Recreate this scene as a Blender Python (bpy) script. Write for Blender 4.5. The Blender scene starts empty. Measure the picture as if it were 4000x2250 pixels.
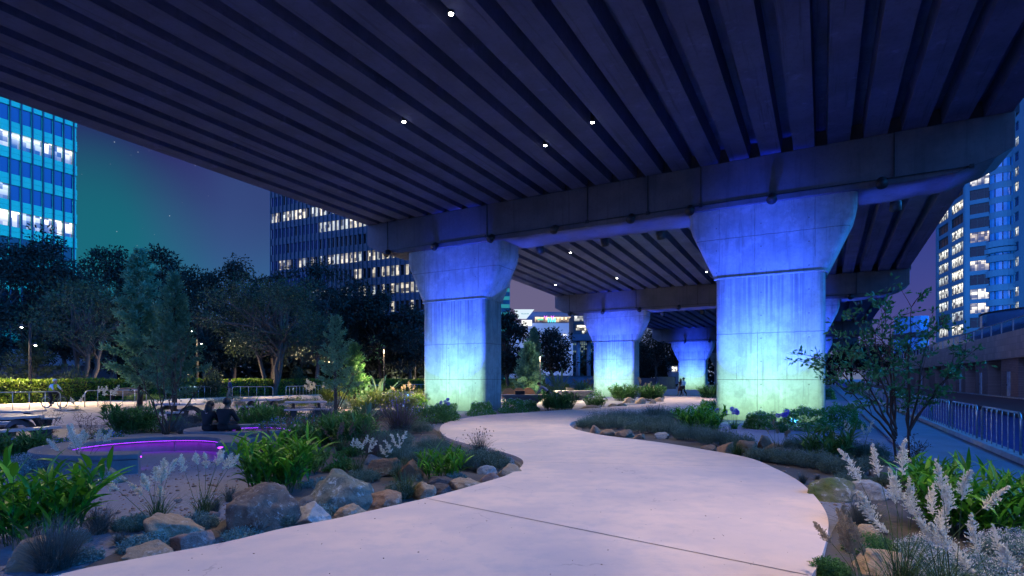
import bpy, bmesh, math, random
import numpy as np
from mathutils import Vector, Matrix, noise
R = math.radians
scene = bpy.context.scene
COL = scene.collection
# ------------------------------------------------------------------ frame of reference
EYE, F, HX, HY = 1.65, 2190.0, 2000.0, 1480.0
DS = np.array([.4852, .8743]); DT = np.array([.8743, -.4852])      # along / across the overpass
def ST(s, t, z=0.0):
    p = DS * s + DT * t
    return (float(p[0]), float(p[1]), z)
def AT(px, y, z=0.0):
    return ((px - HX) / F * y, y, z)
def G(px, py, z=0.0):
    y = (EYE - z) * F / (py - HY)
    return AT(px, y, z)
BRIDGE_YAW = math.atan2(DT[1], DT[0])           # local x = across (t), local y = along (s)

# ------------------------------------------------------------------ materials
MATS = {}
def _nodes(name):
    m = bpy.data.materials.new(name); m.use_nodes = True
    nt = m.node_tree
    return m, nt, nt.nodes['Principled BSDF']
def mix(nt, fac, a, b, mode='MIX'):
    n = nt.nodes.new('ShaderNodeMix'); n.data_type = 'RGBA'; n.blend_type = mode
    for sock, v in ((n.inputs[0], fac), (n.inputs[6], a), (n.inputs[7], b)):
        if isinstance(v, bpy.types.NodeSocket): nt.links.new(v, sock)
        elif isinstance(v, (int, float)): sock.default_value = v
        else: sock.default_value = (*v, 1)
    return n.outputs[2]
def mth(nt, op, a, b=None, c=None):
    n = nt.nodes.new('ShaderNodeMath'); n.operation = op
    for i, v in enumerate((a, b, c)):
        if v is None: continue
        if isinstance(v, bpy.types.NodeSocket): nt.links.new(v, n.inputs[i])
        else: n.inputs[i].default_value = v
    return n.outputs[0]
def sstep(nt, x, lo, hi):
    n = nt.nodes.new('ShaderNodeMapRange'); n.interpolation_type = 'SMOOTHSTEP'
    nt.links.new(x, n.inputs[0]); n.inputs[1].default_value = lo; n.inputs[2].default_value = hi
    return n.outputs[0]
def coords(nt, scale=(1, 1, 1), kind='Object'):
    tc = nt.nodes.new('ShaderNodeTexCoord'); mp = nt.nodes.new('ShaderNodeMapping')
    mp.inputs['Scale'].default_value = scale
    nt.links.new(tc.outputs[kind], mp.inputs[0])
    return mp.outputs[0]
def noi(nt, vec, scale, detail=6, rough=.55):
    n = nt.nodes.new('ShaderNodeTexNoise'); n.inputs['Scale'].default_value = scale
    n.inputs['Detail'].default_value = detail; n.inputs['Roughness'].default_value = rough
    nt.links.new(vec, n.inputs['Vector'])
    return n.outputs['Fac']
def vor(nt, vec, scale, out='Distance'):
    n = nt.nodes.new('ShaderNodeTexVoronoi'); n.inputs['Scale'].default_value = scale
    nt.links.new(vec, n.inputs['Vector'])
    return n.outputs[out]
def bump(nt, b, h, strength=.4, dist=.02):
    n = nt.nodes.new('ShaderNodeBump'); n.inputs['Strength'].default_value = strength; n.inputs['Distance'].default_value = dist
    nt.links.new(h, n.inputs['Height']); nt.links.new(n.outputs[0], b.inputs['Normal'])
def M(name, c1, c2=None, scale=4, rough=.8, bmp=.3, bd=.02, metal=0, fine=0, spec=.4, stretch=(1, 1, 1)):
    if name in MATS: return MATS[name]
    m, nt, b = _nodes(name)
    c2 = c2 or tuple(x * .6 for x in c1)
    v = coords(nt, stretch)
    n1 = noi(nt, v, scale)
    col = mix(nt, sstep(nt, n1, .32, .68), c1, c2)
    h = n1
    if fine:
        n2 = noi(nt, v, fine, 4, .7)
        col = mix(nt, mth(nt, 'MULTIPLY', sstep(nt, n2, .5, .75), .5), col, tuple(x * .35 for x in c1))
        h = mth(nt, 'ADD', mth(nt, 'MULTIPLY', n1, .6), mth(nt, 'MULTIPLY', n2, .5))
    nt.links.new(col, b.inputs['Base Color'])
    b.inputs['Roughness'].default_value = rough; b.inputs['Metallic'].default_value = metal
    b.inputs['Specular IOR Level'].default_value = spec
    if bmp: bump(nt, b, h, bmp, bd)
    MATS[name] = m
    return m
def LEAF(name, c1, c2, c3=None, rough=.5, trans=.3):
    """leaf blades: colour differs from leaf to leaf, a little light passes through"""
    if name in MATS: return MATS[name]
    m, nt, b = _nodes(name)
    g = nt.nodes.new('ShaderNodeNewGeometry')
    r = nt.nodes.new('ShaderNodeValToRGB'); e = r.color_ramp.elements
    e[0].color = (*c1, 1); e[1].color = (*c2, 1)
    if c3: x = e.new(.8); x.color = (*c2, 1); e[-1].color = (*c3, 1)
    nt.links.new(g.outputs['Random Per Island'], r.inputs[0])
    nt.links.new(r.outputs[0], b.inputs['Base Color']); b.inputs['Roughness'].default_value = rough
    b.inputs['Specular IOR Level'].default_value = .3
    if trans:
        t = nt.nodes.new('ShaderNodeBsdfTranslucent'); nt.links.new(r.outputs[0], t.inputs[0])
        mx = nt.nodes.new('ShaderNodeMixShader'); mx.inputs[0].default_value = trans
        nt.links.new(b.outputs[0], mx.inputs[1]); nt.links.new(t.outputs[0], mx.inputs[2])
        nt.links.new(mx.outputs[0], nt.nodes['Material Output'].inputs[0])
    MATS[name] = m
    return m
def EMIT(name, c, s):
    if name in MATS: return MATS[name]
    m, nt, b = _nodes(name)
    b.inputs['Base Color'].default_value = (.02, .02, .02, 1)
    b.inputs['Emission Color'].default_value = (*c, 1); b.inputs['Emission Strength'].default_value = s
    MATS[name] = m
    return m
def ROOM(name, warm, cool, s, dark=.35):
    """a lit room seen through glass: bright ceiling strip, walls, dark furniture low down; differs from window to window"""
    if name in MATS: return MATS[name]
    m, nt, b = _nodes(name)
    tc = nt.nodes.new('ShaderNodeTexCoord'); oi = nt.nodes.new('ShaderNodeObjectInfo')
    sep = nt.nodes.new('ShaderNodeSeparateXYZ'); nt.links.new(tc.outputs['Generated'], sep.inputs[0])
    off = nt.nodes.new('ShaderNodeVectorMath'); off.operation = 'ADD'
    nt.links.new(tc.outputs['Object'], off.inputs[0])
    sc = nt.nodes.new('ShaderNodeVectorMath'); sc.operation = 'SCALE'; nt.links.new(oi.outputs['Location'], sc.inputs[0]); sc.inputs['Scale'].default_value = .37
    nt.links.new(sc.outputs[0], off.inputs[1])
    sn = nt.nodes.new('ShaderNodeVectorMath'); sn.operation = 'SNAP'; nt.links.new(off.outputs[0], sn.inputs[0]); sn.inputs[1].default_value = (.55, .55, .7)
    wn = nt.nodes.new('ShaderNodeTexWhiteNoise'); nt.links.new(sn.outputs[0], wn.inputs['Vector']); v = wn.outputs['Color']
    sv = nt.nodes.new('ShaderNodeSeparateColor'); nt.links.new(v, sv.inputs[0])
    base = mix(nt, oi.outputs['Random'], warm, cool)
    up = sstep(nt, sep.outputs[2], .1, .75)
    br = mth(nt, 'ADD', mth(nt, 'MULTIPLY', up, .7), mth(nt, 'MULTIPLY', sv.outputs[0], .6))
    strip = sstep(nt, mth(nt, 'ABSOLUTE', mth(nt, 'SUBTRACT', sep.outputs[2], .82)), .09, .05)
    br = mth(nt, 'ADD', br, mth(nt, 'MULTIPLY', strip, sv.outputs[1]))
    br = mth(nt, 'MULTIPLY', br, mth(nt, 'ADD', dark, mth(nt, 'MULTIPLY', sstep(nt, sv.outputs[2], .25, .5), 1 - dark)))
    br = mth(nt, 'MULTIPLY', br, mth(nt, 'ADD', .55, mth(nt, 'MULTIPLY', oi.outputs['Random'], .9)))
    b.inputs['Base Color'].default_value = (.02, .03, .05, 1); b.inputs['Roughness'].default_value = .15
    nt.links.new(base, b.inputs['Emission Color']); nt.links.new(mth(nt, 'MULTIPLY', br, s), b.inputs['Emission Strength'])
    MATS[name] = m
    return m

def concrete(name, base, joints=False, streak=.5, contrast=0):
    m, nt, b = _nodes(name)
    v = coords(nt); n1 = noi(nt, v, .7, 8, .6); n2 = noi(nt, v, 7, 8, .7); n3 = noi(nt, coords(nt, (2.2, 2.2, .09)), 2.4, 6, .65)
    pits = vor(nt, v, 11)
    col = mix(nt, sstep(nt, n1, .35, .68), base, tuple(x * .72 for x in base))
    col = mix(nt, mth(nt, 'MULTIPLY', sstep(nt, n2, .48, .75), .45), col, tuple(x * .45 for x in base))
    if contrast:      # long water stains and patched, paler runs along the beams
        rot = nt.nodes.new('ShaderNodeMapping'); rot.inputs['Rotation'].default_value = (0, 0, -BRIDGE_YAW); tq = nt.nodes.new('ShaderNodeTexCoord'); nt.links.new(tq.outputs['Object'], rot.inputs[0])
        sc2 = nt.nodes.new('ShaderNodeMapping'); sc2.inputs['Scale'].default_value = (4.5, .16, 1); nt.links.new(rot.outputs[0], sc2.inputs[0])
        n4 = noi(nt, sc2.outputs[0], 1, 7, .7); n5 = noi(nt, v, 1.6, 7, .7)
        col = mix(nt, mth(nt, 'MULTIPLY', sstep(nt, n4, .54, .66), .7), col, tuple(x * .4 for x in base))
        col = mix(nt, mth(nt, 'MULTIPLY', sstep(nt, n5, .58, .7), .45), col, tuple(x * 1.7 for x in base))
    col = mix(nt, mth(nt, 'MULTIPLY', sstep(nt, n3, .5, .78), streak), col, tuple(x * .3 for x in base))
    col = mix(nt, mth(nt, 'MULTIPLY', sstep(nt, pits, .09, .05), .35), col, (.05, .05, .05))
    h = mth(nt, 'ADD', mth(nt, 'MULTIPLY', n2, .6), n1)
    if joints:
        n6 = noi(nt, v, 1.7, 8, .72); n7 = noi(nt, coords(nt, (3.5, 3.5, .3)), 1.2, 7, .7)
        col = mix(nt, mth(nt, 'MULTIPLY', sstep(nt, n6, .5, .66), .55), col, tuple(x * .55 for x in base))
        col = mix(nt, mth(nt, 'MULTIPLY', sstep(nt, n7, .52, .68), .6), col, tuple(x * .42 for x in base))
        col = mix(nt, mth(nt, 'MULTIPLY', sstep(nt, n6, .46, .34), .35), col, tuple(min(1, x * 1.35) for x in base))
        tc = nt.nodes.new('ShaderNodeTexCoord'); sp = nt.nodes.new('ShaderNodeSeparateXYZ'); nt.links.new(tc.outputs['Object'], sp.inputs[0])
        wob = mth(nt, 'MULTIPLY', mth(nt, 'SUBTRACT', noi(nt, v, 3.5), .5), .06)
        zz = mth(nt, 'ADD', sp.outputs[2], wob); xx = mth(nt, 'ADD', sp.outputs[0], wob)
        line = None
        def ln(a, at, w=.022, lim=None):
            d = sstep(nt, mth(nt, 'ABSOLUTE', mth(nt, 'SUBTRACT', a, at)), w, w * .3)
            if lim: d = mth(nt, 'MULTIPLY', d, mth(nt, 'MULTIPLY', mth(nt, 'GREATER_THAN', zz, lim[0]), mth(nt, 'LESS_THAN', zz, lim[1])))
            return d
        for d in (ln(zz, 1.62), ln(zz, 3.55), ln(zz, 7.6), ln(xx, -.4, .016, (0, 3.6)), ln(xx, -1.2, .014, (1.62, 2.4)), ln(xx, .7, .014, (1.62, 2.4)), ln(xx, -.5, .014, (5.8, 9)), ln(xx, -1.9, .014, (6.2, 9)), ln(xx, 1.7, .014, (6.5, 9))):
            line = d if line is None else mth(nt, 'MAXIMUM', line, d)
        fx = mth(nt, 'FRACT', mth(nt, 'ADD', mth(nt, 'DIVIDE', sp.outputs[0], 1.75), .65)); fz = mth(nt, 'FRACT', mth(nt, 'DIVIDE', sp.outputs[2], .95))
        dx = mth(nt, 'MULTIPLY', mth(nt, 'SUBTRACT', fx, .5), 1.75); dz = mth(nt, 'MULTIPLY', mth(nt, 'SUBTRACT', fz, .5), .95)
        rr = mth(nt, 'SQRT', mth(nt, 'ADD', mth(nt, 'MULTIPLY', dx, dx), mth(nt, 'MULTIPLY', dz, dz)))
        dot = sstep(nt, rr, .035, .02)
        line = mth(nt, 'MAXIMUM', line, dot)
        # rain streaks that start under the ledge of the pier head
        drip = noi(nt, coords(nt, (5, 5, .04)), 1.4, 6, .75)
        dm = mth(nt, 'MULTIPLY', sstep(nt, drip, .42, .62), sstep(nt, sp.outputs[2], 2.6, 5.6))
        dm = mth(nt, 'MULTIPLY', dm, mth(nt, 'LESS_THAN', sp.outputs[2], 5.9))
        col = mix(nt, mth(nt, 'MULTIPLY', dm, .7), col, tuple(x * .25 for x in base))
        dirt = mth(nt, 'MULTIPLY', sstep(nt, mth(nt, 'ADD', sp.outputs[2], mth(nt, 'MULTIPLY', n1, .9)), 1.2, .3), .6)
        col = mix(nt, dirt, col, (.10, .09, .07))
        col = mix(nt, mth(nt, 'MULTIPLY', line, .7), col, tuple(x * .2 for x in base))
        h = mth(nt, 'SUBTRACT', h, line)
    nt.links.new(col, b.inputs['Base Color']); b.inputs['Roughness'].default_value = .85; b.inputs['Specular IOR Level'].default_value = .25
    bump(nt, b, h, .35, .02)
    MATS[name] = m
    return m

# ------------------------------------------------------------------ mesh helpers
class MB:
    def __init__(s): s.v = []; s.f = []; s.n = 0; s.smooth = False
    def add(s, verts, faces):
        verts = np.asarray(verts, dtype=np.float64).reshape(-1, 3)
        s.v.append(verts)
        if isinstance(faces, np.ndarray): s.f.append(faces + s.n)
        else:
            for f in faces: s.f.append(np.array([f]) + s.n)
        s.n += len(verts)
        return s
    def box(s, x0, x1, y0, y1, z0, z1, M4=None):
        v = np.array([(x, y, z) for z in (z0, z1) for y in (y0, y1) for x in (x0, x1)], float)
        if M4 is not None: v = v @ np.array(M4.to_3x3()).T + np.array(M4.translation)
        return s.add(v, np.array([(0, 2, 3, 1), (4, 5, 7, 6), (0, 1, 5, 4), (2, 6, 7, 3), (0, 4, 6, 2), (1, 3, 7, 5)]))
    def tube(s, pts, rad, n=8, cap=True):
        P = np.asarray(pts, float); k = len(P)
        rad = np.broadcast_to(np.asarray(rad, float), (k,))
        T = np.gradient(P, axis=0); T /= np.linalg.norm(T, axis=1)[:, None] + 1e-12
        up = np.array([0, 0, 1.]) if abs(T[0, 2]) < .9 else np.array([1., 0, 0])
        rings = []
        for i in range(k):
            a = np.cross(T[i], up); a /= np.linalg.norm(a) + 1e-12; b = np.cross(a, T[i]); up = b
            ang = np.arange(n) / n * 2 * math.pi
            rings.append(P[i] + rad[i] * (np.cos(ang)[:, None] * a + np.sin(ang)[:, None] * b))
        i, j = np.meshgrid(np.arange(k - 1), np.arange(n), indexing='ij')
        q = np.stack([i * n + j, (i + 1) * n + j, (i + 1) * n + (j + 1) % n, i * n + (j + 1) % n], -1).reshape(-1, 4)
        n0 = s.n
        s.add(np.concatenate(rings), q)
        if cap:
            s.f.append(np.array([[n0 + x for x in range(n)]])); s.f.append(np.array([[n0 + (k - 1) * n + x for x in range(n - 1, -1, -1)]]))
        return s
    def loft(s, loops, cap=True):
        k, n = len(loops), len(loops[0])
        i, j = np.meshgrid(np.arange(k - 1), np.arange(n), indexing='ij')
        q = np.stack([i * n + j, i * n + (j + 1) % n, (i + 1) * n + (j + 1) % n, (i + 1) * n + j], -1).reshape(-1, 4)
        n0 = s.n
        s.add(np.concatenate([np.asarray(l, float) for l in loops]), q)
        if cap:
            s.f.append(np.array([[n0 + x for x in range(n - 1, -1, -1)]])); s.f.append(np.array([[n0 + (k - 1) * n + x for x in range(n)]]))
        return s
    def prism(s, poly, z0, z1):
        p = [(x, y) for x, y in poly]
        if sum(p[i - 1][0] * p[i][1] - p[i][0] * p[i - 1][1] for i in range(len(p))) < 0: p = p[::-1]
        return s.loft([[(x, y, z0) for x, y in p], [(x, y, z1) for x, y in p]])
    def prism_y(s, poly, y0, y1):      # outline in x,z pushed along y
        p = list(poly)
        return s.loft([[(x, y0, z) for x, z in p], [(x, y1, z) for x, z in p]])
    def build(s, name, m, parent=None, smooth=None):
        me = bpy.data.meshes.new(name)
        V = np.concatenate(s.v); 
        me.vertices.add(len(V)); me.vertices.foreach_set('co', V.ravel())
        loops = np.concatenate([f.ravel() for f in s.f]); tot = np.concatenate([np.full(len(f), f.shape[1]) for f in s.f])
        start = np.concatenate([[0], np.cumsum(tot)[:-1]])
        me.loops.add(len(loops)); me.loops.foreach_set('vertex_index', loops.astype(np.int32))
        me.polygons.add(len(tot)); me.polygons.foreach_set('loop_start', start.astype(np.int32)); me.polygons.foreach_set('loop_total', tot.astype(np.int32))
        sm = s.smooth if smooth is None else smooth
        me.polygons.foreach_set('use_smooth', np.full(len(tot), bool(sm)))
        me.update(calc_edges=True); me.validate()
        if m is not None: me.materials.append(m)
        return link(name, me, parent)
def link(name, me, parent=None):
    o = bpy.data.objects.new(name, me); COL.objects.link(o)
    if parent is not None: o.parent = parent
    return o
def tag(o, label=None, cat=None, group=None, kind=None):
    if label: o['label'] = label
    if cat: o['category'] = cat
    if group: o['group'] = group
    if kind: o['kind'] = kind
    return o
def thing(name, label, cat, loc=(0, 0, 0), rz=0, group=None):
    o = bpy.data.objects.new(name, None); COL.objects.link(o)
    o.location = loc; o.rotation_euler = (0, 0, rz); o.empty_display_size = .2
    return tag(o, label, cat, group)
def dup(root, loc=None, rz=None, scale=None, label=None, group=None):
    def cp(o, par):
        c = o.copy(); COL.objects.link(c)
        if par is not None: c.parent = par
        for ch in list(o.children): cp(ch, c)
        return c
    r = cp(root, None)
    if loc is not None: r.location = loc
    if rz is not None: r.rotation_euler = (0, 0, rz)
    if scale is not None: r.scale = (scale,) * 3 if isinstance(scale, (int, float)) else scale
    if label: r['label'] = label
    if group: r['group'] = group
    return r
def bevel(o, w=.02, seg=2):
    md = o.modifiers.new('bevel', 'BEVEL'); md.width = w; md.segments = seg; md.limit_method = 'ANGLE'
    return o
def rrect(hx, hy, r, z, n=5, cx=0, cy=0):
    out = []
    for sx, sy, a0 in ((1, 1, 0), (-1, 1, 90), (-1, -1, 180), (1, -1, 270)):
        for k in range(n + 1):
            a = R(a0 + 90 * k / n)
            out.append((cx + sx * (hx - r) + r * math.cos(a), cy + sy * (hy - r) + r * math.sin(a), z))
    return out
def crom(pts, n=10, closed=False):
    P = [np.array(p, float) for p in pts]; out = []
    m = len(P); rng = range(m if closed else m - 1)
    for i in rng:
        p1, p2 = P[i], P[(i + 1) % m]
        p0 = P[i - 1] if (i > 0 or closed) else 2 * p1 - p2
        p3 = P[(i + 2) % m] if (i + 2 < m or closed) else 2 * p2 - p1
        for k in range(n):
            t = k / n
            out.append(.5 * ((2 * p1) + (-p0 + p2) * t + (2 * p0 - 5 * p1 + 4 * p2 - p3) * t * t + (-p0 + 3 * p1 - 3 * p2 + p3) * t ** 3))
    if not closed: out.append(P[-1])
    return out
def unit(a): return a / (np.linalg.norm(a, axis=-1, keepdims=True) + 1e-12)

# ------------------------------------------------------------------ foliage helpers (vectorised)
def blades(mb, rng, base, L, W, e0, droop, az=None, K=6, prof='blade', fold=.0, twist=.3):
    n = len(base); L = np.broadcast_to(L, (n,)); W = np.broadcast_to(W, (n,)); e0 = np.broadcast_to(e0, (n,)); droop = np.broadcast_to(droop, (n,))
    az = rng.uniform(0, 2 * math.pi, n) if az is None else az
    t = np.linspace(0, 1, K)
    th = e0[:, None] - droop[:, None] * t[None, :] ** 1.5
    st = L[:, None] / (K - 1)
    dh, dz = np.cos(th) * st, np.sin(th) * st
    h = np.concatenate([np.zeros((n, 1)), np.cumsum(dh[:, :-1], 1)], 1); z = np.concatenate([np.zeros((n, 1)), np.cumsum(dz[:, :-1], 1)], 1)
    C = np.stack([base[:, None, 0] + h * np.cos(az)[:, None], base[:, None, 1] + h * np.sin(az)[:, None], base[:, None, 2] + z], -1)
    w = {'blade': np.clip(1.02 - t ** 2, .03, 1), 'lance': np.sin(np.clip(t ** .8 * .96 + .03, 0, 1) * math.pi) * (1 - .45 * t) * 1.25 + .03, 'paddle': np.where(t < .35, .1, np.sin(np.clip((t - .3) / .72, 0, 1) * math.pi) ** .6 + .03)}[prof]
    ww = W[:, None] * w[None, :] * .5
    tw = rng.normal(0, twist, n)[:, None]
    side = np.stack([-np.sin(az)[:, None] * np.cos(tw), np.cos(az)[:, None] * np.cos(tw), np.sin(tw)], -1)
    side = np.broadcast_to(side, C.shape)
    if fold:
        nrm = np.stack([-np.sin(th) * np.cos(az)[:, None], -np.sin(th) * np.sin(az)[:, None], np.cos(th)], -1)
        A = C - side * ww[..., None] + nrm * (fold * ww)[..., None]; B = C + side * ww[..., None] + nrm * (fold * ww)[..., None]
        V = np.stack([A, C, B], 2); c = 3
    else:
        V = np.stack([C - side * ww[..., None], C + side * ww[..., None]], 2); c = 2
    idx = np.arange(n * K * c).reshape(n, K, c)
    q = np.stack([idx[:, :-1, :-1], idx[:, :-1, 1:], idx[:, 1:, 1:], idx[:, 1:, :-1]], -1).reshape(-1, 4)
    mb.add(V.reshape(-1, 3), q)
    return C[:, -1], C
def cards(mb, rng, P, D, L, W, roll=None):
    """leaf-sized pointed quads at P along D"""
    n = len(P); D = unit(D); L = np.broadcast_to(L, (n,))[:, None]; W = np.broadcast_to(W, (n,))[:, None]
    r = unit(np.cross(D, unit(rng.normal(size=(n, 3)))))
    nn = np.cross(r, D)
    V = np.stack([P, P + D * L * .45 + r * W * .5 + nn * L * .06, P + D * L - nn * L * .08, P + D * L * .45 - r * W * .5 + nn * L * .06], 1)
    mb.add(V.reshape(-1, 3), np.arange(n * 4).reshape(n, 4))
def stems(mb, C, r):
    for c in C: mb.tube(c, np.linspace(r, r * .5, len(c)), 4, False)
# ================================================================== SETTING
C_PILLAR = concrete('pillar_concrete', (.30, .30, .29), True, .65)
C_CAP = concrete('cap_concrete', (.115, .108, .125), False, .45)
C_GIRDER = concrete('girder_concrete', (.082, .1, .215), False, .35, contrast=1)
C_BENCH = concrete('bench_concrete', (.17, .17, .19), False, .3)
DARKMETAL = M('dark_metal', (.02, .02, .022), (.035, .035, .04), 9, .5, .1, metal=.3)
STEEL = M('galvanised_steel', (.42, .43, .45), (.3, .31, .33), 14, .35, .1, metal=.85)

def ground_material():
    m, nt, b = _nodes('gravel_ground')
    v = coords(nt); n1 = noi(nt, v, .35, 5); n2 = noi(nt, v, 24, 5, .7); p = vor(nt, v, 16, 'Color'); d = vor(nt, v, 16)
    sp = nt.nodes.new('ShaderNodeSeparateColor'); nt.links.new(p, sp.inputs[0])
    col = mix(nt, sstep(nt, n1, .35, .65), (.145, .16, .21), (.185, .195, .24))
    col = mix(nt, mth(nt, 'MULTIPLY', sstep(nt, n2, .4, .7), .6), col, (.12, .115, .125))
    stone = mth(nt, 'MULTIPLY', mth(nt, 'GREATER_THAN', sp.outputs[0], .9), sstep(nt, d, .35, .2))
    col = mix(nt, mth(nt, 'MULTIPLY', stone, .8), col, (.07, .055, .05))
    nt.links.new(col, b.inputs['Base Color']); b.inputs['Roughness'].default_value = .95; b.inputs['Specular IOR Level'].default_value = .2
    bump(nt, b, mth(nt, 'ADD', n2, stone), .5, .015)
    return m
def sheet(name, poly, z, m, kind='structure', thick=0.0, parent=None):
    me = bpy.data.meshes.new(name); bm = bmesh.new()
    p = list(poly)
    if sum(p[i - 1][0] * p[i][1] - p[i][0] * p[i - 1][1] for i in range(len(p))) < 0: p = p[::-1]
    top = [bm.verts.new((x, y, z)) for x, y in p]
    bm.faces.new(top)
    if thick:
        bot = [bm.verts.new((x, y, z - thick)) for x, y in p]
        for i in range(len(p)): bm.faces.new((top[i - 1], bot[i - 1], bot[i], top[i]))
    bmesh.ops.triangulate(bm, faces=[f for f in bm.faces if len(f.verts) > 4])
    bm.to_mesh(me); bm.free(); me.materials.append(m)
    return tag(link(name, me, parent), kind=kind)

GZ = -.09
# ground: one sheet to the horizon, leaving the sunk canal open along its course
gm = ground_material()
g = MB()
T_CAN0, T_CAN1 = 3.66, 8.8
def strip(t0, t1, s0, s1, z, mb): mb.add([ST(s0, t0, z), ST(s0, t1, z), ST(s1, t1, z), ST(s1, t0, z)], np.array([(0, 1, 2, 3)]))
strip(-1500, T_CAN0, -300, 2500, GZ, g); strip(T_CAN1, 1500, -300, 2500, GZ, g)
g.add([ST(-300, T_CAN0, GZ), ST(-300, T_CAN0, -1.2), ST(2500, T_CAN0, -1.2), ST(2500, T_CAN0, GZ)], np.array([(0, 1, 2, 3)]))
g.add([ST(-300, T_CAN1, GZ), ST(-300, T_CAN1, -1.2), ST(2500, T_CAN1, -1.2), ST(2500, T_CAN1, GZ)], np.array([(3, 2, 1, 0)]))
tag(g.build('ground', gm), kind='structure')
def water_material():
    m, nt, b = _nodes('canal_water')
    b.inputs['Base Color'].default_value = (.008, .055, .24, 1); b.inputs['Roughness'].default_value = .5; b.inputs['Specular IOR Level'].default_value = .15
    n = noi(nt, coords(nt, (1, 3.0, 1)), 5.0, 4, .6); bump(nt, b, n, .5, .06)
    return m
w = MB(); strip(T_CAN0, T_CAN1, -300, 2500, 0, w)
wo = tag(w.build('water', water_material()), kind='structure'); wo.location = (0, 0, -.35)

# the winding white footpath
PL = [(200, 2252), (450, 2197), (866, 2120), (1103, 2064), (1292, 2029), (1418, 2001), (1575, 1966), (1734, 1928), (1893, 1883), (1976, 1857), (2031, 1827), (2044, 1804), (2026, 1787), (1976, 1769), (1875, 1746), (1804, 1728), (1749, 1710), (1724, 1691), (1718, 1674), (1734, 1655), (1789, 1638), (1885, 1623), (2011, 1614), (2214, 1600), (2351, 1591), (2504, 1579), (2574, 1568), (2597, 1557), (2593, 1546), (2578, 1531)]
PR = [(2736, 1528), (2792, 1549), (2810, 1562), (2800, 1577), (2760, 1590), (2686, 1606), (2504, 1616), (2338, 1630), (2251, 1643), (2226, 1657), (2235, 1669), (2260, 1680), (2350, 1699), (2484, 1716), (2600, 1731), (2748, 1755), (2922, 1787), (3033, 1832), (3119, 1878), (3179, 1933), (3220, 1989), (3236, 2039), (3230, 2100), (3205, 2185), (3169, 2252)]
pl = [np.array(G(*p)[:2]) for p in PL]; pr = [np.array(G(*p)[:2]) for p in PR]
left = [np.array((-8.5, 1.2)), np.array((-4.6, 3.2))] + pl[0:]
outline = crom(left[1:], 6) + [np.array((38., 150.)), np.array((43., 150.))] + crom(pr, 6)
outline += [np.array((1.9, 2.6)), np.array((-.2, -1.5)), np.array((-3., -5.)), np.array((-12., -5.)), np.array((-12., .4))]
def path_material():
    m, nt, b = _nodes('footpath_concrete')
    v = coords(nt); n1 = noi(nt, v, .55, 6, .55); n2 = noi(nt, v, 3.2, 8, .65); n3 = noi(nt, v, 60, 3, .6); pit = vor(nt, v, 6.5, 'Color'); pd = vor(nt, v, 6.5)
    sp = nt.nodes.new('ShaderNodeSeparateColor'); nt.links.new(pit, sp.inputs[0])
    col = mix(nt, sstep(nt, n1, .4, .6), (.66, .50, .40), (.54, .43, .375))
    col = mix(nt, mth(nt, 'MULTIPLY', sstep(nt, n2, .42, .72), .5), col, (.43, .37, .36))
    col = mix(nt, mth(nt, 'MULTIPLY', sstep(nt, n3, .55, .75), .25), col, (.35, .3, .29))
    col = mix(nt, mth(nt, 'MULTIPLY', mth(nt, 'MULTIPLY', mth(nt, 'GREATER_THAN', sp.outputs[0], .8), sstep(nt, pd, .075, .04)), .75), col, (.16, .13, .12))
    cr = nt.nodes.new('ShaderNodeTexVoronoi'); cr.feature = 'DISTANCE_TO_EDGE'; cr.inputs['Scale'].default_value = .33
    wv = nt.nodes.new('ShaderNodeVectorMath'); wv.operation = 'ADD'; nt.links.new(v, wv.inputs[0])
    nz = nt.nodes.new('ShaderNodeTexNoise'); nz.inputs['Scale'].default_value = 2.2; nz.inputs['Detail'].default_value = 5; nt.links.new(v, nz.inputs['Vector']); nt.links.new(nz.outputs['Color'], wv.inputs[1])
    nt.links.new(wv.outputs[0], cr.inputs['Vector'])
    crack = mth(nt, 'MULTIPLY', sstep(nt, cr.outputs['Distance'], .006, .002), sstep(nt, n1, .52, .6))
    col = mix(nt, mth(nt, 'MULTIPLY', crack, .35), col, (.2, .16, .15))
    nt.links.new(col, b.inputs['Base Color']); b.inputs['Roughness'].default_value = .8; b.inputs['Specular IOR Level'].default_value = .3
    bump(nt, b, mth(nt, 'ADD', n2, mth(nt, 'MULTIPLY', n3, .3)), .12, .01)
    return m
path = sheet('footpath', outline, 0.0, path_material(), thick=.16)
seam = M('path_seam', (.05, .045, .04), None, 5, .9, 0)
def seam_strip(a, b, w=.012):
    a, b = np.array(G(*a)[:2]), np.array(G(*b)[:2]); n = np.array((-(b - a)[1], (b - a)[0])); n = n / np.linalg.norm(n) * w * .5
    tag(sheet('joint', [a - n, b - n, b + n, a + n], .004, seam, parent=path), kind='structure')
seam_strip((1667, 1948), (3158, 2248)); seam_strip((2047, 1805), (3010, 1824), .008)
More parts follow.
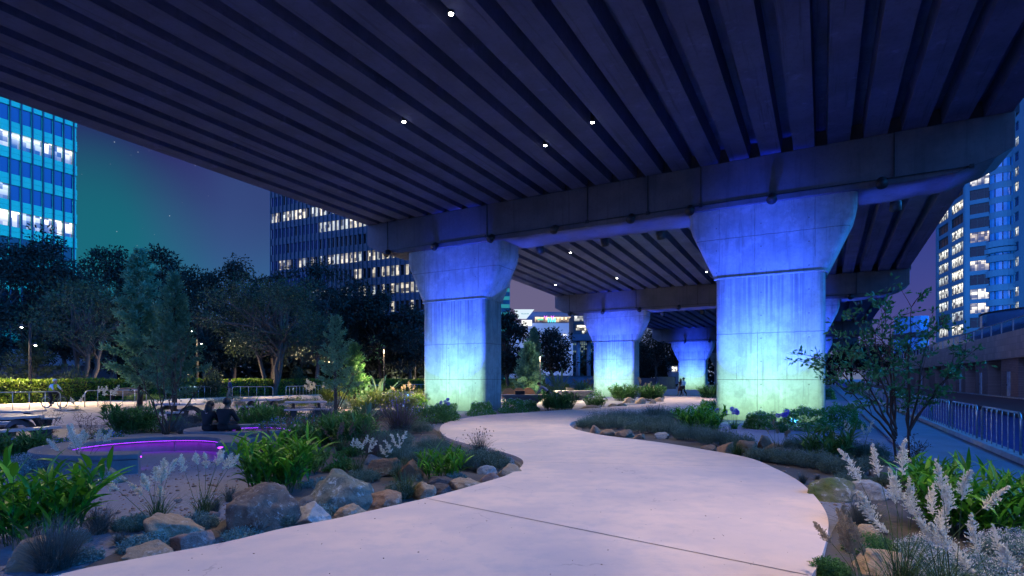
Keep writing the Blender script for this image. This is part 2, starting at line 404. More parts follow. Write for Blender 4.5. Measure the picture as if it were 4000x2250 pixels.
# curb lip of the bed inside the first bend, side walk, canal kerb, road
walk_m = M('walkway_concrete', (.21, .26, .31), (.17, .21, .26), 1.2, .75, .15, fine=30)
def band(name, t0, t1, s0, s1, z, m, thick):
    return sheet(name, [ST(s0, t0)[:2], ST(s1, t0)[:2], ST(s1, t1)[:2], ST(s0, t1)[:2]], z, m, thick=thick)
band('walkway', 1.66, 3.40, -40, 300, -.03, walk_m, .1)
kerb_m = M('kerb_concrete', (.42, .42, .43), (.33, .33, .34), 3, .8, .2, fine=26)
band('kerb', 3.404, 3.66, -40, 300, .09, kerb_m, .5)
road_m = M('road_asphalt', (.17, .13, .13), (.13, .10, .10), 1.5, .7, .25, fine=60)
band('road', 8.8, 14.4, -40, 400, -.05, road_m, .5)
band('road_kerb', 14.404, 14.75, -40, 400, .06, M('pale_kerb', (.5, .48, .48), None, 3, .8, .1), .2)
# shaded side path that curves past the bench ring on the far side of the gravel court
side = [G(-500, 1745), G(0, 1722), G(240, 1712), G(420, 1700), G(640, 1690), G(640, 1672), G(420, 1664), G(180, 1672), G(0, 1690), G(-500, 1705)]
sheet('side_path', [np.array(p[:2]) for p in crom([np.array(q) for q in side[:5]], 5)] + [np.array(p[:2]) for p in crom([np.array(q) for q in side[5:]], 5)], GZ + .03, M('side_path_concrete', (.2, .2, .22), (.16, .16, .18), 2, .8, .15, fine=25), thick=.05)
# warm sand promenade along the hedge
sand_m = M('sandy_promenade', (.5, .38, .28), (.42, .32, .24), 1.1, .95, .3, fine=28)
band('promenade', -49.2, -33, -15, 170, GZ + .012, sand_m, .0)
soil_m = M('bed_soil', (.05, .047, .048), (.085, .075, .07), 1.3, .95, .5, fine=22)
def bed(pts, z=GZ + .008, n=5): sheet('bed_soil', [np.array(p[:2]) for p in crom([np.array(G(*q)) for q in pts], n, True)], z, soil_m)
court = [(-900, 1660), (0, 1655), (420, 1650), (800, 1640), (1100, 1640), (1330, 1600), (1600, 1575), (1700, 1540), (1400, 1545), (1000, 1562), (600, 1585), (300, 1605), (-900, 1640)]
sheet('sandy_court', [np.array(G(*q)[:2]) for q in court], GZ + .006, M('court_sand', (.40, .34, .32), (.33, .28, .27), .8, .95, .3, fine=26))
bed([(2240, 1660), (2300, 1640), (2480, 1622), (2680, 1612), (2760, 1640), (2840, 1690), (3000, 1740), (3180, 1760), (3400, 1800), (3460, 1860), (3300, 1890), (3120, 1880), (2950, 1800), (2600, 1734), (2300, 1698)])
bed([(1730, 1690), (1640, 1640), (1450, 1620), (1200, 1640), (1020, 1680), (960, 1760), (1010, 1850), (900, 1990), (700, 2060), (500, 2110), (300, 2200), (500, 2190), (900, 2100), (1400, 2000), (1990, 1848), (2035, 1806), (1960, 1768), (1790, 1725)])
bed([(3250, 2050), (3330, 1960), (3500, 1880), (3700, 1860), (3900, 1960), (4100, 2150), (4100, 2600), (3200, 2600), (3200, 2240)])

# ================================================================== OVERPASS
PIERS = [(25.2, 10.8, 8.88, 5.9), (52.0, 10.05, 8.1, 5.2), (89.0, 9.5, 7.35, 4.5), (122.0, 9.2, 7.05, 4.2)]
COLS_T = (-19.78 + 2.05, -4.04 + 2.06)
BR = (0, 0, BRIDGE_YAW)
flood_lens = EMIT('flood_lens', (.05, .12, 1), 1.5)
def rail_box(mb, t0, t1, s0, s1, z0, z1): mb.box(t0, t1, s0, s1, z0, z1)
def pier(i, s0, ztop, zsoff, zband, label):
    root = thing('bridge_pier', label, 'bridge pier', ST(s0, 0), BRIDGE_YAW, 'concrete piers carrying the overpass')
    # cap beam with chamfered ends (outline in t,z)
    tl, tr = -23.8, 5.75
    ch = .62 * (ztop - zsoff)
    cap = MB().prism_y([(tl, ztop), (tl, ztop - ch), (tl + .9, zsoff + .22), (tl + 2.6, zsoff), (tr - 3.2, zsoff), (tr - 1.6, zsoff + .1), (tr - .5, zsoff + .45), (tr, ztop - ch), (tr, ztop)], -.14, 2.35)
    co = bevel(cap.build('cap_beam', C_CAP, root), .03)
    for ct in COLS_T:
        col = MB()
        zb = zband
        h = lambda hx, z, r=.28, hy=.98: [(ct + x, y + 1.02, zz) for x, y, zz in rrect(hx, hy, r, z)]
        c = MB(); c.smooth = True
        hh = lambda hx, z, r=.28, hy=.98: rrect(hx, hy, r, z)
        c.loft([hh(2.06, -.3), hh(2.06, 1.5), hh(2.06, 3.2), hh(2.06, zb)])
        o = c.build('column', C_PILLAR, root); o.location = (ct, 1.02, 0)
        md = o.modifiers.new('edge', 'EDGE_SPLIT'); md.split_angle = R(40)
        hd = MB(); hd.smooth = True
        dz = zsoff - zb
        hd.loft([hh(2.14, zb, .28, 1.06), hh(2.14, zb + .05, .28, 1.06), hh(2.13, zb + .062, .28, 1.0), hh(2.45, zb + dz * .24, .28, 1.0), hh(2.83, zb + dz * .52, .3, 1.0), hh(3.05, zb + dz * .68, .24, 1.0), hh(3.14, zb + dz * .80, .24, 1.0), hh(3.15, zsoff, .24, 1.0)])
        o2 = hd.build('pier_head', C_PILLAR, o)
        md = o2.modifiers.new('edge', 'EDGE_SPLIT'); md.split_angle = R(40)
    if i < 3:
        # conduit along the foot of the cap, drops, and flood lamps on short arms
        cz = zsoff + .23
        cd = MB().box(-22.4, 4.6, -.185, -.143, cz - .02, cz + .02)
        for t in (-22.2, -15.4, -9.8, -6.9, -4.6, 2.3): cd.box(t - .018, t + .018, -.18, -.143, cz + .022, ztop)
        for t in (-15.4, -9.8, -6.9, -4.6, 4.55): cd.box(t - .07, t + .07, -.24, -.15, cz - .07, cz + .07)
        cd.build('conduit', DARKMETAL, root)
        fl = None
        for t in (-22.0, -18.6, -15.0, -11.4, -7.6, -5.0, -1.8, 1.9):
            f = MB()
            p0 = np.array((t, -.16, cz)); d = unit(np.array((.0, -.62, -.5)))
            f.tube([p0, p0 + d * .12], .05, 8)
            f.tube([p0 + d * .10, p0 + d * .16, p0 + d * .40, p0 + d * .46], [.1, .17, .17, .2], 14)
            f.build('flood_lamp', DARKMETAL, root, True)
        for t in (-13.6, -9.9, -7.0, 2.6):
            f = MB(); p0 = np.array((t, 2.40, zsoff + .1)); d = np.array((0, .5, -.75))
            f.tube([p0 - (0, .08, -.05), p0, p0 + d * .1, p0 + d * .5], [.05, .05, .2, .22], 14); f.build('flood_lamp', DARKMETAL, root, True)
    return root
pier(0, *PIERS[0], 'largest concrete pier, its two broad flared columns lit blue above and green below')
pier(1, *PIERS[1], 'middle concrete pier seen through the gap between the two big columns, lit blue to green')
pier(2, *PIERS[2], 'distant lit concrete pier behind the walking couple')
pier(3, *PIERS[3], 'darkest and farthest concrete pier at the end of the overpass')

ov = thing('overpass', 'dark concrete road overpass with long parallel girders overhead', 'overpass', ST(25, -9), 0)
lev = [(-26.0, 11.3), (24.95 + .3, 10.8), (26.9, 10.8), (52.3, 10.05), (54., 10.05), (89.3, 9.5), (91, 9.5), (150, 9.2)]
def local(o): o.matrix_parent_inverse = ov.matrix_world.inverted(); return o
bpy.context.view_layer.update()
def span_box(mb, t0, t1, sa, za, sb, zb, h):
    v = [ST(sa, t0, za), ST(sa, t1, za), ST(sb, t1, zb), ST(sb, t0, zb), ST(sa, t0, za + h), ST(sa, t1, za + h), ST(sb, t1, zb + h), ST(sb, t0, zb + h)]
    mb.add(v, np.array([(0, 3, 2, 1), (4, 5, 6, 7), (0, 1, 5, 4), (2, 3, 7, 6), (1, 2, 6, 5), (3, 0, 4, 7)]))
NG, PITCH = 25, 29.4 / 24.6
gi = 0
for (sa, za), (sb, zb) in ((lev[0], lev[1]), (lev[2], lev[3]), (lev[4], lev[5])):
    for k in range(NG):
        t0 = -23.75 + k * PITCH
        mb = MB(); w_ = .75
        ya, yb = sa + .02, sb - .02
        # trapezoid beam: bottom flange a little narrower than the top
        prof = [(t0, 0), (t0 + w_, 0), (t0 + w_ + .05, .62), (t0 - .05, .62)]
        la = [ST(ya, t, za + .004 + z) for t, z in prof]; lb = [ST(yb, t, zb + .004 + z) for t, z in prof]
        mb.loft([la, lb])
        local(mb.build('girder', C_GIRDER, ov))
dk = MB()
for (sa, za), (sb, zb) in ((lev[0], lev[2]), (lev[2], lev[4]), (lev[4], lev[6]), (lev[6], lev[7])):
    span_box(dk, -24.1, 6.1, sa, za + .628, sb - .004, zb + .628, .35)
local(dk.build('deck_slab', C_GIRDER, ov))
for t0, t1 in ((-24.1, -23.8), (5.8, 6.1)):
    pp = MB()
    for (sa, za), (sb, zb) in ((lev[0], lev[2]), (lev[2], lev[4]), (lev[4], lev[6]), (lev[6], lev[7])):
        span_box(pp, t0, t1, sa, za + .982, sb - .004, zb + .982, .95)
    local(pp.build('parapet', C_CAP, ov))
# cross diaphragms that close the gaps at each pier
for s, z in ((25.3, 10.8), (52.4, 10.05), (89.4, 9.5)):
    dm = MB(); span_box(dm, -23.9, 5.9, s, z + .01, s + 1.2, z + .01, .61); local(dm.build('diaphragm', C_CAP, ov))
lamp_m = EMIT('downlight_glow', (1, .93, .8), 60)
DOWN = []
def soffit_point(px, py):
    # the soffit is nearly level: solve along the ray for each span
    for (sa, za), (sb, zb) in ((lev[0], lev[1]), (lev[2], lev[3]), (lev[4], lev[5])):
        z = za
        for _ in range(6):
            y = (z - .05 - EYE) * F / (HY - py); x = (px - HX) / F * y
            s = x * DS[0] + y * DS[1]; z = za + (zb - za) * (s - sa) / (sb - sa)
        if sa <= s <= sb: return (x, y, z)
    return None
for px, py in ((1762, 52), (1578, 474), (2314, 477), (2130, 567), (2229, 986), (2410, 1086), (2170, 1112), (2760, 1062)):
    p = soffit_point(px, py)
    if p is None: print('no soffit', px, py); continue
    m_ = MB().tube([(p[0], p[1], p[2] + .3), (p[0], p[1], p[2] - .06)], .075, 12)
    h = local(m_.build('downlight', DARKMETAL, ov))
    l_ = MB().tube([(p[0], p[1], p[2] - .064), (p[0], p[1], p[2] - .075)], .062, 12); lo = l_.build('lamp_lens', lamp_m, h)
    DOWN.append(p)
for s, t in ((2.0, -4.0), (9.5, -2.2), (6.5, -10.5), (-3, -9), (14, -13.5), (13.5, -1.0)):     # the same row of lamps goes on overhead
    p = ST(s, t, 11.3 - .5 * (s + 26) / 51)
    h = local(MB().tube([(p[0], p[1], p[2] + .3), (p[0], p[1], p[2] - .06)], .075, 12).build('downlight', DARKMETAL, ov)) if s < 5 else None
    if h is not None: MB().tube([(p[0], p[1], p[2] - .064), (p[0], p[1], p[2] - .075)], .046, 12).build('lamp_lens', lamp_m, h)

# ================================================================== BUILDINGS
LIT_W = ROOM('lit_office_warm', (1, .80, .5), (1, .95, .8), 1.3, .12)
LIT_C = ROOM('lit_office_cool', (.85, .97, 1), (1, .95, .78), 1.2, .12)
GLASS_B = M('blue_glass', (.004, .02, .09), (.006, .028, .12), .3, .12, 0, spec=.3)
GLASS_D = M('dark_glass', (.003, .004, .008), (.005, .008, .014), .3, .1, 0, spec=.25)
PANE_MESH = {}
def pane(parent, w, h, mat_, loc, ang, mb_key=None):
    k = (round(w, 2), round(h, 2), mat_.name)
    if k not in PANE_MESH:
        o = MB().box(-w / 2, w / 2, -.02, .02, 0, h).build('window', mat_, parent); PANE_MESH[k] = o.data
    else: o = link('window', PANE_MESH[k], parent)
    o.location = loc; o.rotation_euler = (0, 0, ang)
    return o
def facade(root, A, B, z0, nf, fh, nb, wh, sill, wall_m, fin_m, state, fin_d=.25, fin_w=.12, corner=0, gap=.1, depth=14, limit=100, counter=None):
    """curtain wall from A to B (plan points, outside face to the viewer): spandrels, fins, one pane per bay and floor"""
    A, B = np.array(A), np.array(B); L = np.linalg.norm(B - A); d = (B - A) / L; ang = math.atan2(d[1], d[0])
    M4 = Matrix.Translation((A[0], A[1], 0)) @ Matrix.Rotation(ang, 4, 'Z')       # local x along wall, +y away from viewer
    wall = MB(); wall.box(-.0, L, .25, depth, z0 - 1, z0 + nf * fh + 1.2, M4)
    for k in range(nf + 1):
        zt = z0 + k * fh + sill; zb = z0 + (k - 1) * fh + sill + wh if k else z0 - 1
        mid = (zb + zt) / 2
        wall.box(0, L, 0, .248, zb, mid - .012, M4); wall.box(0, L, 0, .248, mid + .012, zt, M4)
    wall.build('wall', wall_m, root)
    bw = (L - 2 * corner) / nb
    fins = MB()
    for i in range(nb + 1): fins.box(corner + i * bw - fin_w / 2, corner + i * bw + fin_w / 2, -fin_d, -.002, z0 - 1, z0 + nf * fh + 1.2, M4)
    fins.build('frame', fin_m, root)
    rest = {}
    for k in range(nf):
        for i in range(nb):
            m_ = state(k, i)
            if m_ is None: continue
            p = A + d * (corner + (i + .5) * bw) + np.array((-d[1], d[0])) * .2
            z = z0 + k * fh + sill + .004
            if counter is None or counter[0] < limit:
                pane(root, bw - gap, wh - .008, m_, (p[0], p[1], z), ang)
                if counter is not None: counter[0] += 1
            else:
                rest.setdefault(m_.name, MB()).box(-(bw - gap) / 2, (bw - gap) / 2, -.02, .02, 0, wh - .008, Matrix.Translation((p[0], p[1], z)) @ Matrix.Rotation(ang, 4, 'Z'))
    for nme, mb in rest.items(): tag(mb.build('window', MATS.get(nme) or bpy.data.materials[nme], root), kind='stuff')
rnd = random.Random(5)
# cyan office block
CYAN = M('cyan_panel', (.05, .42, .22), (.045, .38, .2), .2, .45, 0, spec=.3)
ob = thing('office_building', 'cyan lit office block with white lit floors, cut off by the overpass edge', 'building')
PA, PB = np.array(ST(24.0, -100)[:2]), np.array(ST(42.8, -100)[:2])
def st1(k, i):
    # floors from the ground: 6 is the lower lit row, 9 the upper lit row
    if k == 7: return GLASS_B if i > 7 else (LIT_C if i == 7 else GLASS_B)
    if k in (6, 9): return LIT_C
    if k < 6: return GLASS_D
    return GLASS_B
facade(ob, PA, PB, -.1, 13, 3.7, 14, 2.2, 1.05, CYAN, M('dark_fin', (.02, .03, .06), None, 3, .5, 0), st1, .22, .16, .45, .26)
# dark tower with rows of lit offices
ob2 = thing('office_tower', 'dark blue office tower with broken rows of lit windows above the trees', 'building')
PA, PB = np.array(AT(1058, 125)[:2]), np.array(AT(1720, 107)[:2])
BLUEP = M('blue_panel', (.03, .07, .13), (.05, .055, .06), .05, .5, 0, spec=.3)
def st2(k, i):
    r = rnd.random()
    f = i / 38.
    lit = {5: f > .1, 6: f > .48, 7: (.05 < f), 8: (.62 < f < .95) or f > .86, 9: .3 < f < .6 or f > .8, 10: f < .55 or .72 < f, 11: .5 < f < .8, 12: f < .2 or .42 < f < .55}.get(k, r < .15)
    if lit and r < .74: return LIT_W if (rnd.random() < .25 + .6 * f) else LIT_C
    return GLASS_B if f < .35 and r < .8 else GLASS_D
cnt = [0]
facade(ob2, PA, PB, -.1, 17, 3.55, 38, 2.05, .95, BLUEP, M('fin_blue', (.03, .045, .07), None, 3, .5, 0), st2, .25, .14, 0, .24, 14, 100, cnt)
# striped tower sliver
ob3 = thing('striped_tower', 'slim teal striped tower between the column and the mauve sky', 'building')
x0, x1 = AT(1935, 185), AT(1991, 185)
tb = MB().box(x0[0], x1[0], 185, 205, 0, 60); tb.build('wall', M('teal_wall', (.03, .12, .16), None, .3, .5, 0), ob3)
for k in range(22): MB().box(x0[0] - .01, x1[0] - .05, 184.9, 184.996, 1.2 + k * 2.65, 2.4 + k * 2.65).build('window', EMIT('teal_glow', (.05, .55, .65), .45), ob3)

# curved residential tower on the far bank
tw = thing('residential_tower', 'tall blue lit apartment tower with a rounded bay beyond the stone embankment', 'building')
BLUEW = M('tower_render', (.06, .14, .2), (.052, .12, .18), .15, .7, .05, spec=.2)
DARKF = M('window_frame', (.02, .022, .03), None, 3, .5, 0)
def flat_face(root, A, B, groups, nf, fh, z0, wh, sill, depth=10, frame_n=4, states=None, xcap=True):
    A, B = np.array(A), np.array(B); L = np.linalg.norm(B - A); d = (B - A) / L; ang = math.atan2(d[1], d[0]); nrm = np.array((-d[1], d[0]))
    M4 = Matrix.Translation((A[0], A[1], 0)) @ Matrix.Rotation(ang, 4, 'Z')
    wl = MB(); H = z0 + nf * fh
    xs = [0.0]
    for a, b in groups: xs += [a * L, b * L]
    xs.append(L)
    wl.box(0, L, .4, depth, z0 - 3, H + 1, M4)
    for j in range(0, len(xs) - 1, 2): wl.box(xs[j], xs[j + 1], 0, .398, z0 - 3, H + 1, M4)
    for a, b in groups:
        for k in range(nf + 1):
            zt = z0 + k * fh + sill; zb = z0 + (k - 1) * fh + sill + wh if k else z0 - 3
            wl.box(a * L + .002, b * L - .002, .02, .396, zb, zt, M4)
    wl.build('wall', BLUEW, root)
    for gi_, (a, b) in enumerate(groups):
        for k in range(nf):
            w = (b - a) * L; c = A + d * ((a + b) / 2 * L) + nrm * .34
            z = z0 + k * fh + sill
            m_ = states(k, gi_)
            wo_ = pane(root, w - .01, wh - .01, m_, (c[0], c[1], z + .005), ang)
            fr = MB(); key = ('fr', round(w, 2), frame_n)
            if key not in PANE_MESH:
                for q in range(frame_n + 1): fr.box(-w / 2 + q * w / frame_n - .05, -w / 2 + q * w / frame_n + .05, -.09, -.022, 0, wh - .01)
                fr.box(-w / 2, w / 2, -.08, -.024, wh * .72, wh * .72 + .07)
                o = fr.build('window_frame', DARKF, wo_); PANE_MESH[key] = o.data
            else: link('window_frame', PANE_MESH[key], wo_)
r2 = random.Random(11)
pA = AT(3655, 146)[:2]; pB = AT(3765, 130)[:2]; pC = AT(3771, 129.5)[:2]; pD = AT(3908, 125.0)[:2]; pE = AT(3950, 123.6)[:2]; pF = AT(4060, 112)[:2]
darkrow = {1: 0, 4: 1, 6: 1, 9: 1, 10: 1, 12: 1, 13: 1}
def s_left(k, g_): return LIT_C if r2.random() < .62 else GLASS_D
def s_mid(k, g_): return LIT_W if k in (2, 3, 5, 7, 11, 14, 15) else GLASS_D
def s_bay(k, g_): return GLASS_B
FH = 3.25
flat_face(tw, pA, pB, [(.08, .47), (.56, .97)], 20, FH, 8.4, 2.25, .5, 12, 4, s_left)
flat_face(tw, pC, pD, [(.13, .985)], 20, FH, 9.6, 2.3, .5, 12, 4, s_mid)
flat_face(tw, pE, pF, [(.10, .28), (.60, .80)], 22, FH, 9.2, 2.0, .6, 12, 2, lambda k, g_: LIT_C if r2.random() < .5 else GLASS_B)
# the rounded bay
bay = MB(); bc = (np.array(pD) + np.array(pE)) / 2 + np.array((.4, 1.2)); br = 2.7
def arc(r, n=15): return [(bc[0] + r * math.cos(R(170 + 205 * k / (n - 1))), bc[1] + r * math.sin(R(170 + 205 * k / (n - 1)))) for k in range(n)]
bay.prism(arc(br - .12) , 6, 79)
bw_o = bay.build('bay', BLUEW, tw)
for k in range(22):
    z = 9.0 + k * FH
    rr_ = br + .02 if z > 30 else br + .7
    MB().prism(arc(rr_), z + 2.35, z + 3.25 + .5).build('spandrel', BLUEW, bw_o)
    fr = MB()
    for q in range(0, 15, 2):
        x, y = arc(br - .04)[q]; fr.box(x - .06, x + .06, y - .06, y + .06, z + .5, z + 2.35)
    fr.build('window_frame', DARKF, bw_o)
    MB().prism(arc(br - .08), z + .51, z + 2.34).build('window', M('bay_glass', (.02, .12, .3), (.03, .18, .36), .6, .1, 0, spec=.8), bw_o)
MB().prism(arc(br + .95), 29.6, 30.6).build('ledge', BLUEW, tw)
# small distant tower
ft = thing('far_tower', 'small distant blue tower with a black band beside the apartment tower', 'building')
a_, b_ = AT(3578, 260), AT(3642, 260)
MB().loft([[(*p, z) for p in [(a_[0], 262), (a_[0] + 2, 260), (b_[0] - 2, 260), (b_[0], 262), (b_[0], 275), (a_[0], 275)]] for z in (0, 31)]).build('wall', M('far_blue', (.05, .2, .42), (.06, .26, .5), .5, .3, 0), ft)
MB().box(a_[0] - .3, b_[0] + .3, 259.5, 276, 21, 23.4).build('band', DARKF, ft)
for k in range(9): MB().box(a_[0] + 2.2, b_[0] - 2.2, 259.8, 259.95, 2.4 + k * 2.1, 3.7 + k * 2.1).build('window', EMIT('far_glow', (.06, .3, .6), .35), ft)

# stone embankment with recessed brick bays, doors and a glass balustrade
em = thing('stone_embankment', 'long stone faced embankment wall with recessed brick bays and pale doors across the road', 'wall', ST(60, 15.5), BRIDGE_YAW)
stone = M('stone_cladding', (.27, .2, .19), (.22, .165, .16), .8, .75, .1, fine=9, stretch=(1, 1, 1))
def tile_mat(name, c1, c2, mortar, sx, row, wid):
    m, nt, b = _nodes(name); br_ = nt.nodes.new('ShaderNodeTexBrick')
    tc = nt.nodes.new('ShaderNodeTexCoord'); sp = nt.nodes.new('ShaderNodeSeparateXYZ'); cb = nt.nodes.new('ShaderNodeCombineXYZ')
    nt.links.new(tc.outputs['Object'], sp.inputs[0]); nt.links.new(sp.outputs[1], cb.inputs[0]); nt.links.new(sp.outputs[2], cb.inputs[1])
    nt.links.new(cb.outputs[0], br_.inputs['Vector'])
    br_.inputs['Color1'].default_value = (*c1, 1); br_.inputs['Color2'].default_value = (*c2, 1); br_.inputs['Mortar'].default_value = (*mortar, 1)
    br_.inputs['Scale'].default_value = 1; br_.inputs['Mortar Size'].default_value = .012; br_.inputs['Brick Width'].default_value = wid; br_.inputs['Row Height'].default_value = row
    nt.links.new(br_.outputs['Color'], b.inputs['Base Color']); b.inputs['Roughness'].default_value = .8
    return m
stone_t = tile_mat('stone_tiles', (.5, .33, .27), (.37, .25, .21), (.2, .14, .13), 1, .62, .95)
brick_t = tile_mat('dark_brick', (.26, .15, .13), (.32, .19, .16), (.11, .08, .08), 1, .16, .5)
MB().box(0, 9, -90, 240, 3.62, 6.15).build('parapet_wall', stone_t, em)
MB().box(2.2, 9, -90, 240, -1, 3.616).build('wall', brick_t, em)
for k in range(-8, 22):
    MB().box(.25, 2.196, k * 11. - 3.1, k * 11. + 2.6, -.5, 3.612).build('pier', brick_t, em)
    if k % 2 == 0 or k in (-1, 1, 3):
        d_ = MB().box(.19, .247, k * 11. - .6, k * 11. + .35, -.05, 2.35).build('door', M('pale_door', (.55, .55, .6), None, 3, .6, 0), em)
        MB().box(.14, .188, k * 11. + .18, k * 11. + .26, 1.0, 1.12).build('handle', DARKMETAL, d_)
glass_r = M('rail_glass', (.04, .09, .16), (.05, .11, .2), .5, .08, 0, spec=.8)
bl = thing('glass_balustrade', 'glass panel balustrade with steel posts along the top of the embankment', 'balustrade', ST(60, 15.9, 6.15), BRIDGE_YAW)
MB().box(-.02, .02, -90, 150, .08, 1.2).build('glass_panel', glass_r, bl)
MB().box(-.05, .05, -90, 150, 1.203, 1.27).build('handrail', STEEL, bl)
for k in range(0, 60): MB().box(-.07, -.025, -90 + k * 4, -89.88 + k * 4, 0, 1.2).build('post', STEEL, bl)
tr_ = thing('terrace', 'raised curved terrace with stone parapet and glass rail below the apartment tower', 'terrace')
cx_, cy_ = ST(84, 25)[:2]
def circ(r, n=40): return [(cx_ + r * math.cos(2 * math.pi * k / n), cy_ + r * math.sin(2 * math.pi * k / n)) for k in range(n)]
MB().prism(circ(9), 0, 7.6).build('wall', stone, tr_); MB().prism(circ(8.8), 7.604, 9.1).build('glass_panel', glass_r, tr_)
MB().prism(circ(8.95), 9.104, 9.24).build('handrail', DARKMETAL, tr_)

# leisure complex far behind, seen between the columns
mall = thing('leisure_complex', 'pale leisure complex with bright billboard and coloured neon seen between the columns', 'building')
D_ = 150.0
def at(px, py, y=D_): p = AT(px, y); return (p[0], y, EYE + (HY - py) * y / F)
def rect(px0, py0, px1, py1, y, name, m_, parent, th=.4):
    a, b = at(px0, py0, y), at(px1, py1, y)
    return MB().box(min(a[0], b[0]), max(a[0], b[0]), y, y + th, min(a[2], b[2]), max(a[2], b[2])).build(name, m_, parent)
PALE = M('pale_render', (.42, .42, .5), (.36, .36, .44), .1, .8, 0)
rect(1990, 1262, 2238, 1480, D_, 'wall', PALE, mall, 30)
rect(2062, 1218, 2244, 1264, D_ + 8, 'upper_wall', M('dusk_wall', (.12, .15, .25), None, .1, .8, 0), mall, 20)
rect(2090, 1238, 2238, 1258, D_ + 7, 'shopfront', ROOM('shop_lights', (1, .62, .25), (1, .85, .55), 1.3), mall)
bb = MB().prism_y([(at(2008, 0)[0], at(0, 1212)[2]), (at(2086, 0)[0], at(0, 1212)[2]), (at(2056, 0)[0], at(0, 1248)[2]), (at(2020, 0)[0], at(0, 1248)[2])], D_ - 2, D_ - 1.6)
bbo = bb.build('billboard', EMIT('billboard_glow', (.75, .9, 1), .95), mall)
for i in range(7): MB().box(at(2037 + i * 4, 0)[0], at(2039.4 + i * 4, 0)[0], D_ - 2.06, D_ - 2.004, at(0, 1231)[2], at(0, 1231 - (5, 3, 3, 4, 3, 3, 5)[i])[2]).build('lettering', EMIT('teal_letters', (.05, .6, .75), .5), bbo)
sg = rect(2038, 1250, 2078, 1272, D_ - 1, 'lit_sign', EMIT('white_sign', (1, .98, .9), 1.4), mall)
for i in range(3): rect(2044 + i * 5, 1256, 2047 + i * 5, 1261, D_ - 1.06, 'lettering', DARKMETAL, sg, .05)
for i in range(4): rect(2140 + i * 8.5, 1242, 2145 + i * 8.5, 1258, D_ - 1, 'glow_panel', EMIT('turquoise_neon', (.1, .85, 1), 1.6), mall)
for px in (2131, 2158):
    q = MB(); a, b, c = at(px - 6, 1234, D_ - 1), at(px, 1240, D_ - 1), at(px + 6, 1234, D_ - 1); e = at(px, 1247, D_ - 1)
    q.tube([a, b, c], .12, 6); q.tube([b, e], .12, 6); q.build('neon_tube', EMIT('magenta_neon', (.8, .1, .9), 1.8), mall)
rect(2100, 1244, 2122, 1250, D_ - .5, 'neon_strip', EMIT('green_neon', (.2, 1, .55), .9), mall)
for px in (2040, 2052, 2066, 2078, 2200, 2208): rect(px, 1306, px + 7, 1309, D_ - .4, 'wall_lamp', EMIT('lamp_white', (1, .97, .88), 2.2), mall)
rect(2034, 1302, 2120, 1304, D_ - .5, 'rail', STEEL, mall, .1)
dk2 = thing('balcony_block', 'dark balconied block with lit rooms beside the middle pier', 'building')
rect(2240, 1228, 2330, 1306, 128, 'wall', M('block_wall', (.05, .06, .09), None, .2, .7, 0), dk2, 10)
for k, (a, b, c, d) in enumerate(((2244, 1234, 2280, 1254), (2250, 1268, 2290, 1290), (2274, 1292, 2290, 1304))):
    rect(a, b, c, d, 127.9, 'window', LIT_C if k != 1 else LIT_W, dk2, .08)
for k in range(3): rect(2238, 1256 + k * 12, 2330, 1258 + k * 12, 127.4, 'balcony_rail', DARKMETAL, dk2, .2)
ew = thing('elevated_walkway', 'dark elevated walkway on round columns behind the middle pier', 'walkway')
rect(2236, 1306, 2420, 1330, 112, 'deck', M('walkway_blue', (.06, .08, .14), None, .2, .7, 0), ew, 4)
for px in (2258, 2300, 2346): 
    a = AT(px, 113.5); MB().tube([(a[0], a[1], -.2), (a[0], a[1], at(0, 1330, 112)[2] - .01)], .42, 14).build('column', M('walk_col', (.14, .16, .22), None, .5, .6, 0), ew, True)
hb = thing('distant_apartments', 'far apartment block with many small dim lit windows behind the walkway', 'building')
rect(2190, 1325, 2320, 1480, 190, 'wall', M('far_wall', (.06, .09, .11), None, .2, .8, 0), hb, 10)
r3 = random.Random(3)
for i in range(14):
    for k in range(5):
        if r3.random() < .68: rect(2194 + i * 8.6, 1332 + k * 9.5, 2199.5 + i * 8.6, 1338 + k * 9.5, 189.9, 'window', EMIT('dim_green' if r3.random() < .6 else 'dim_warm', (.5, .62, .35) if r3.random() < .6 else (.8, .6, .3), .35), hb, .08)
wl1 = thing('boundary_wall', 'low blue grey boundary wall behind the planting by the middle pier', 'wall')
a, b = AT(2130, 78), AT(2330, 84)
MB().loft([[(a[0], 78, z), (b[0], 84, z), (b[0], 84.4, z), (a[0], 78.4, z)] for z in (-.2, 2.0)]).build('wall', M('blue_wall', (.16, .24, .36), None, .3, .8, .1), wl1)
MB().loft([[(a[0] - .1, 77.9, z), (b[0] + .1, 83.9, z), (b[0] + .1, 84.5, z), (a[0] - .1, 78.5, z)] for z in (2.004, 2.12)]).build('coping', C_CAP, wl1)
wl2 = thing('concrete_wall', 'plain grey concrete wall at the far bend of the footpath', 'wall')
a, b, c = AT(2490, 92), AT(2565, 92), AT(2650, 90)
MB().box(a[0], b[0] - .05, 92, 92.4, -.2, 1.8).build('wall', C_CAP, wl2); MB().box(b[0], c[0], 91.5, 92.0, -.2, 2.0).build('wall', C_CAP, wl2)
kb = thing('lit_kiosk', 'small white lit kiosk shining in the dark behind the distant pier', 'kiosk')
rect(2622, 1428, 2662, 1500, 120, 'wall', PALE, kb, 3); rect(2625, 1432, 2645, 1450, 119.9, 'window', EMIT('kiosk_glow', (1, .97, .88), 1.6), kb, .08)
rect(2618, 1424, 2666, 1427.6, 119.4, 'roof', DARKMETAL, kb, 4)
hs = thing('low_house', 'low blue roofed house glimpsed under the dark trees', 'house')
a, b = AT(-60, 74), AT(290, 74)
MB().box(a[0], b[0], 74, 82, -.2, 3.4).build('wall', M('shaded_wall', (.08, .09, .12), None, .3, .8, 0), hs)
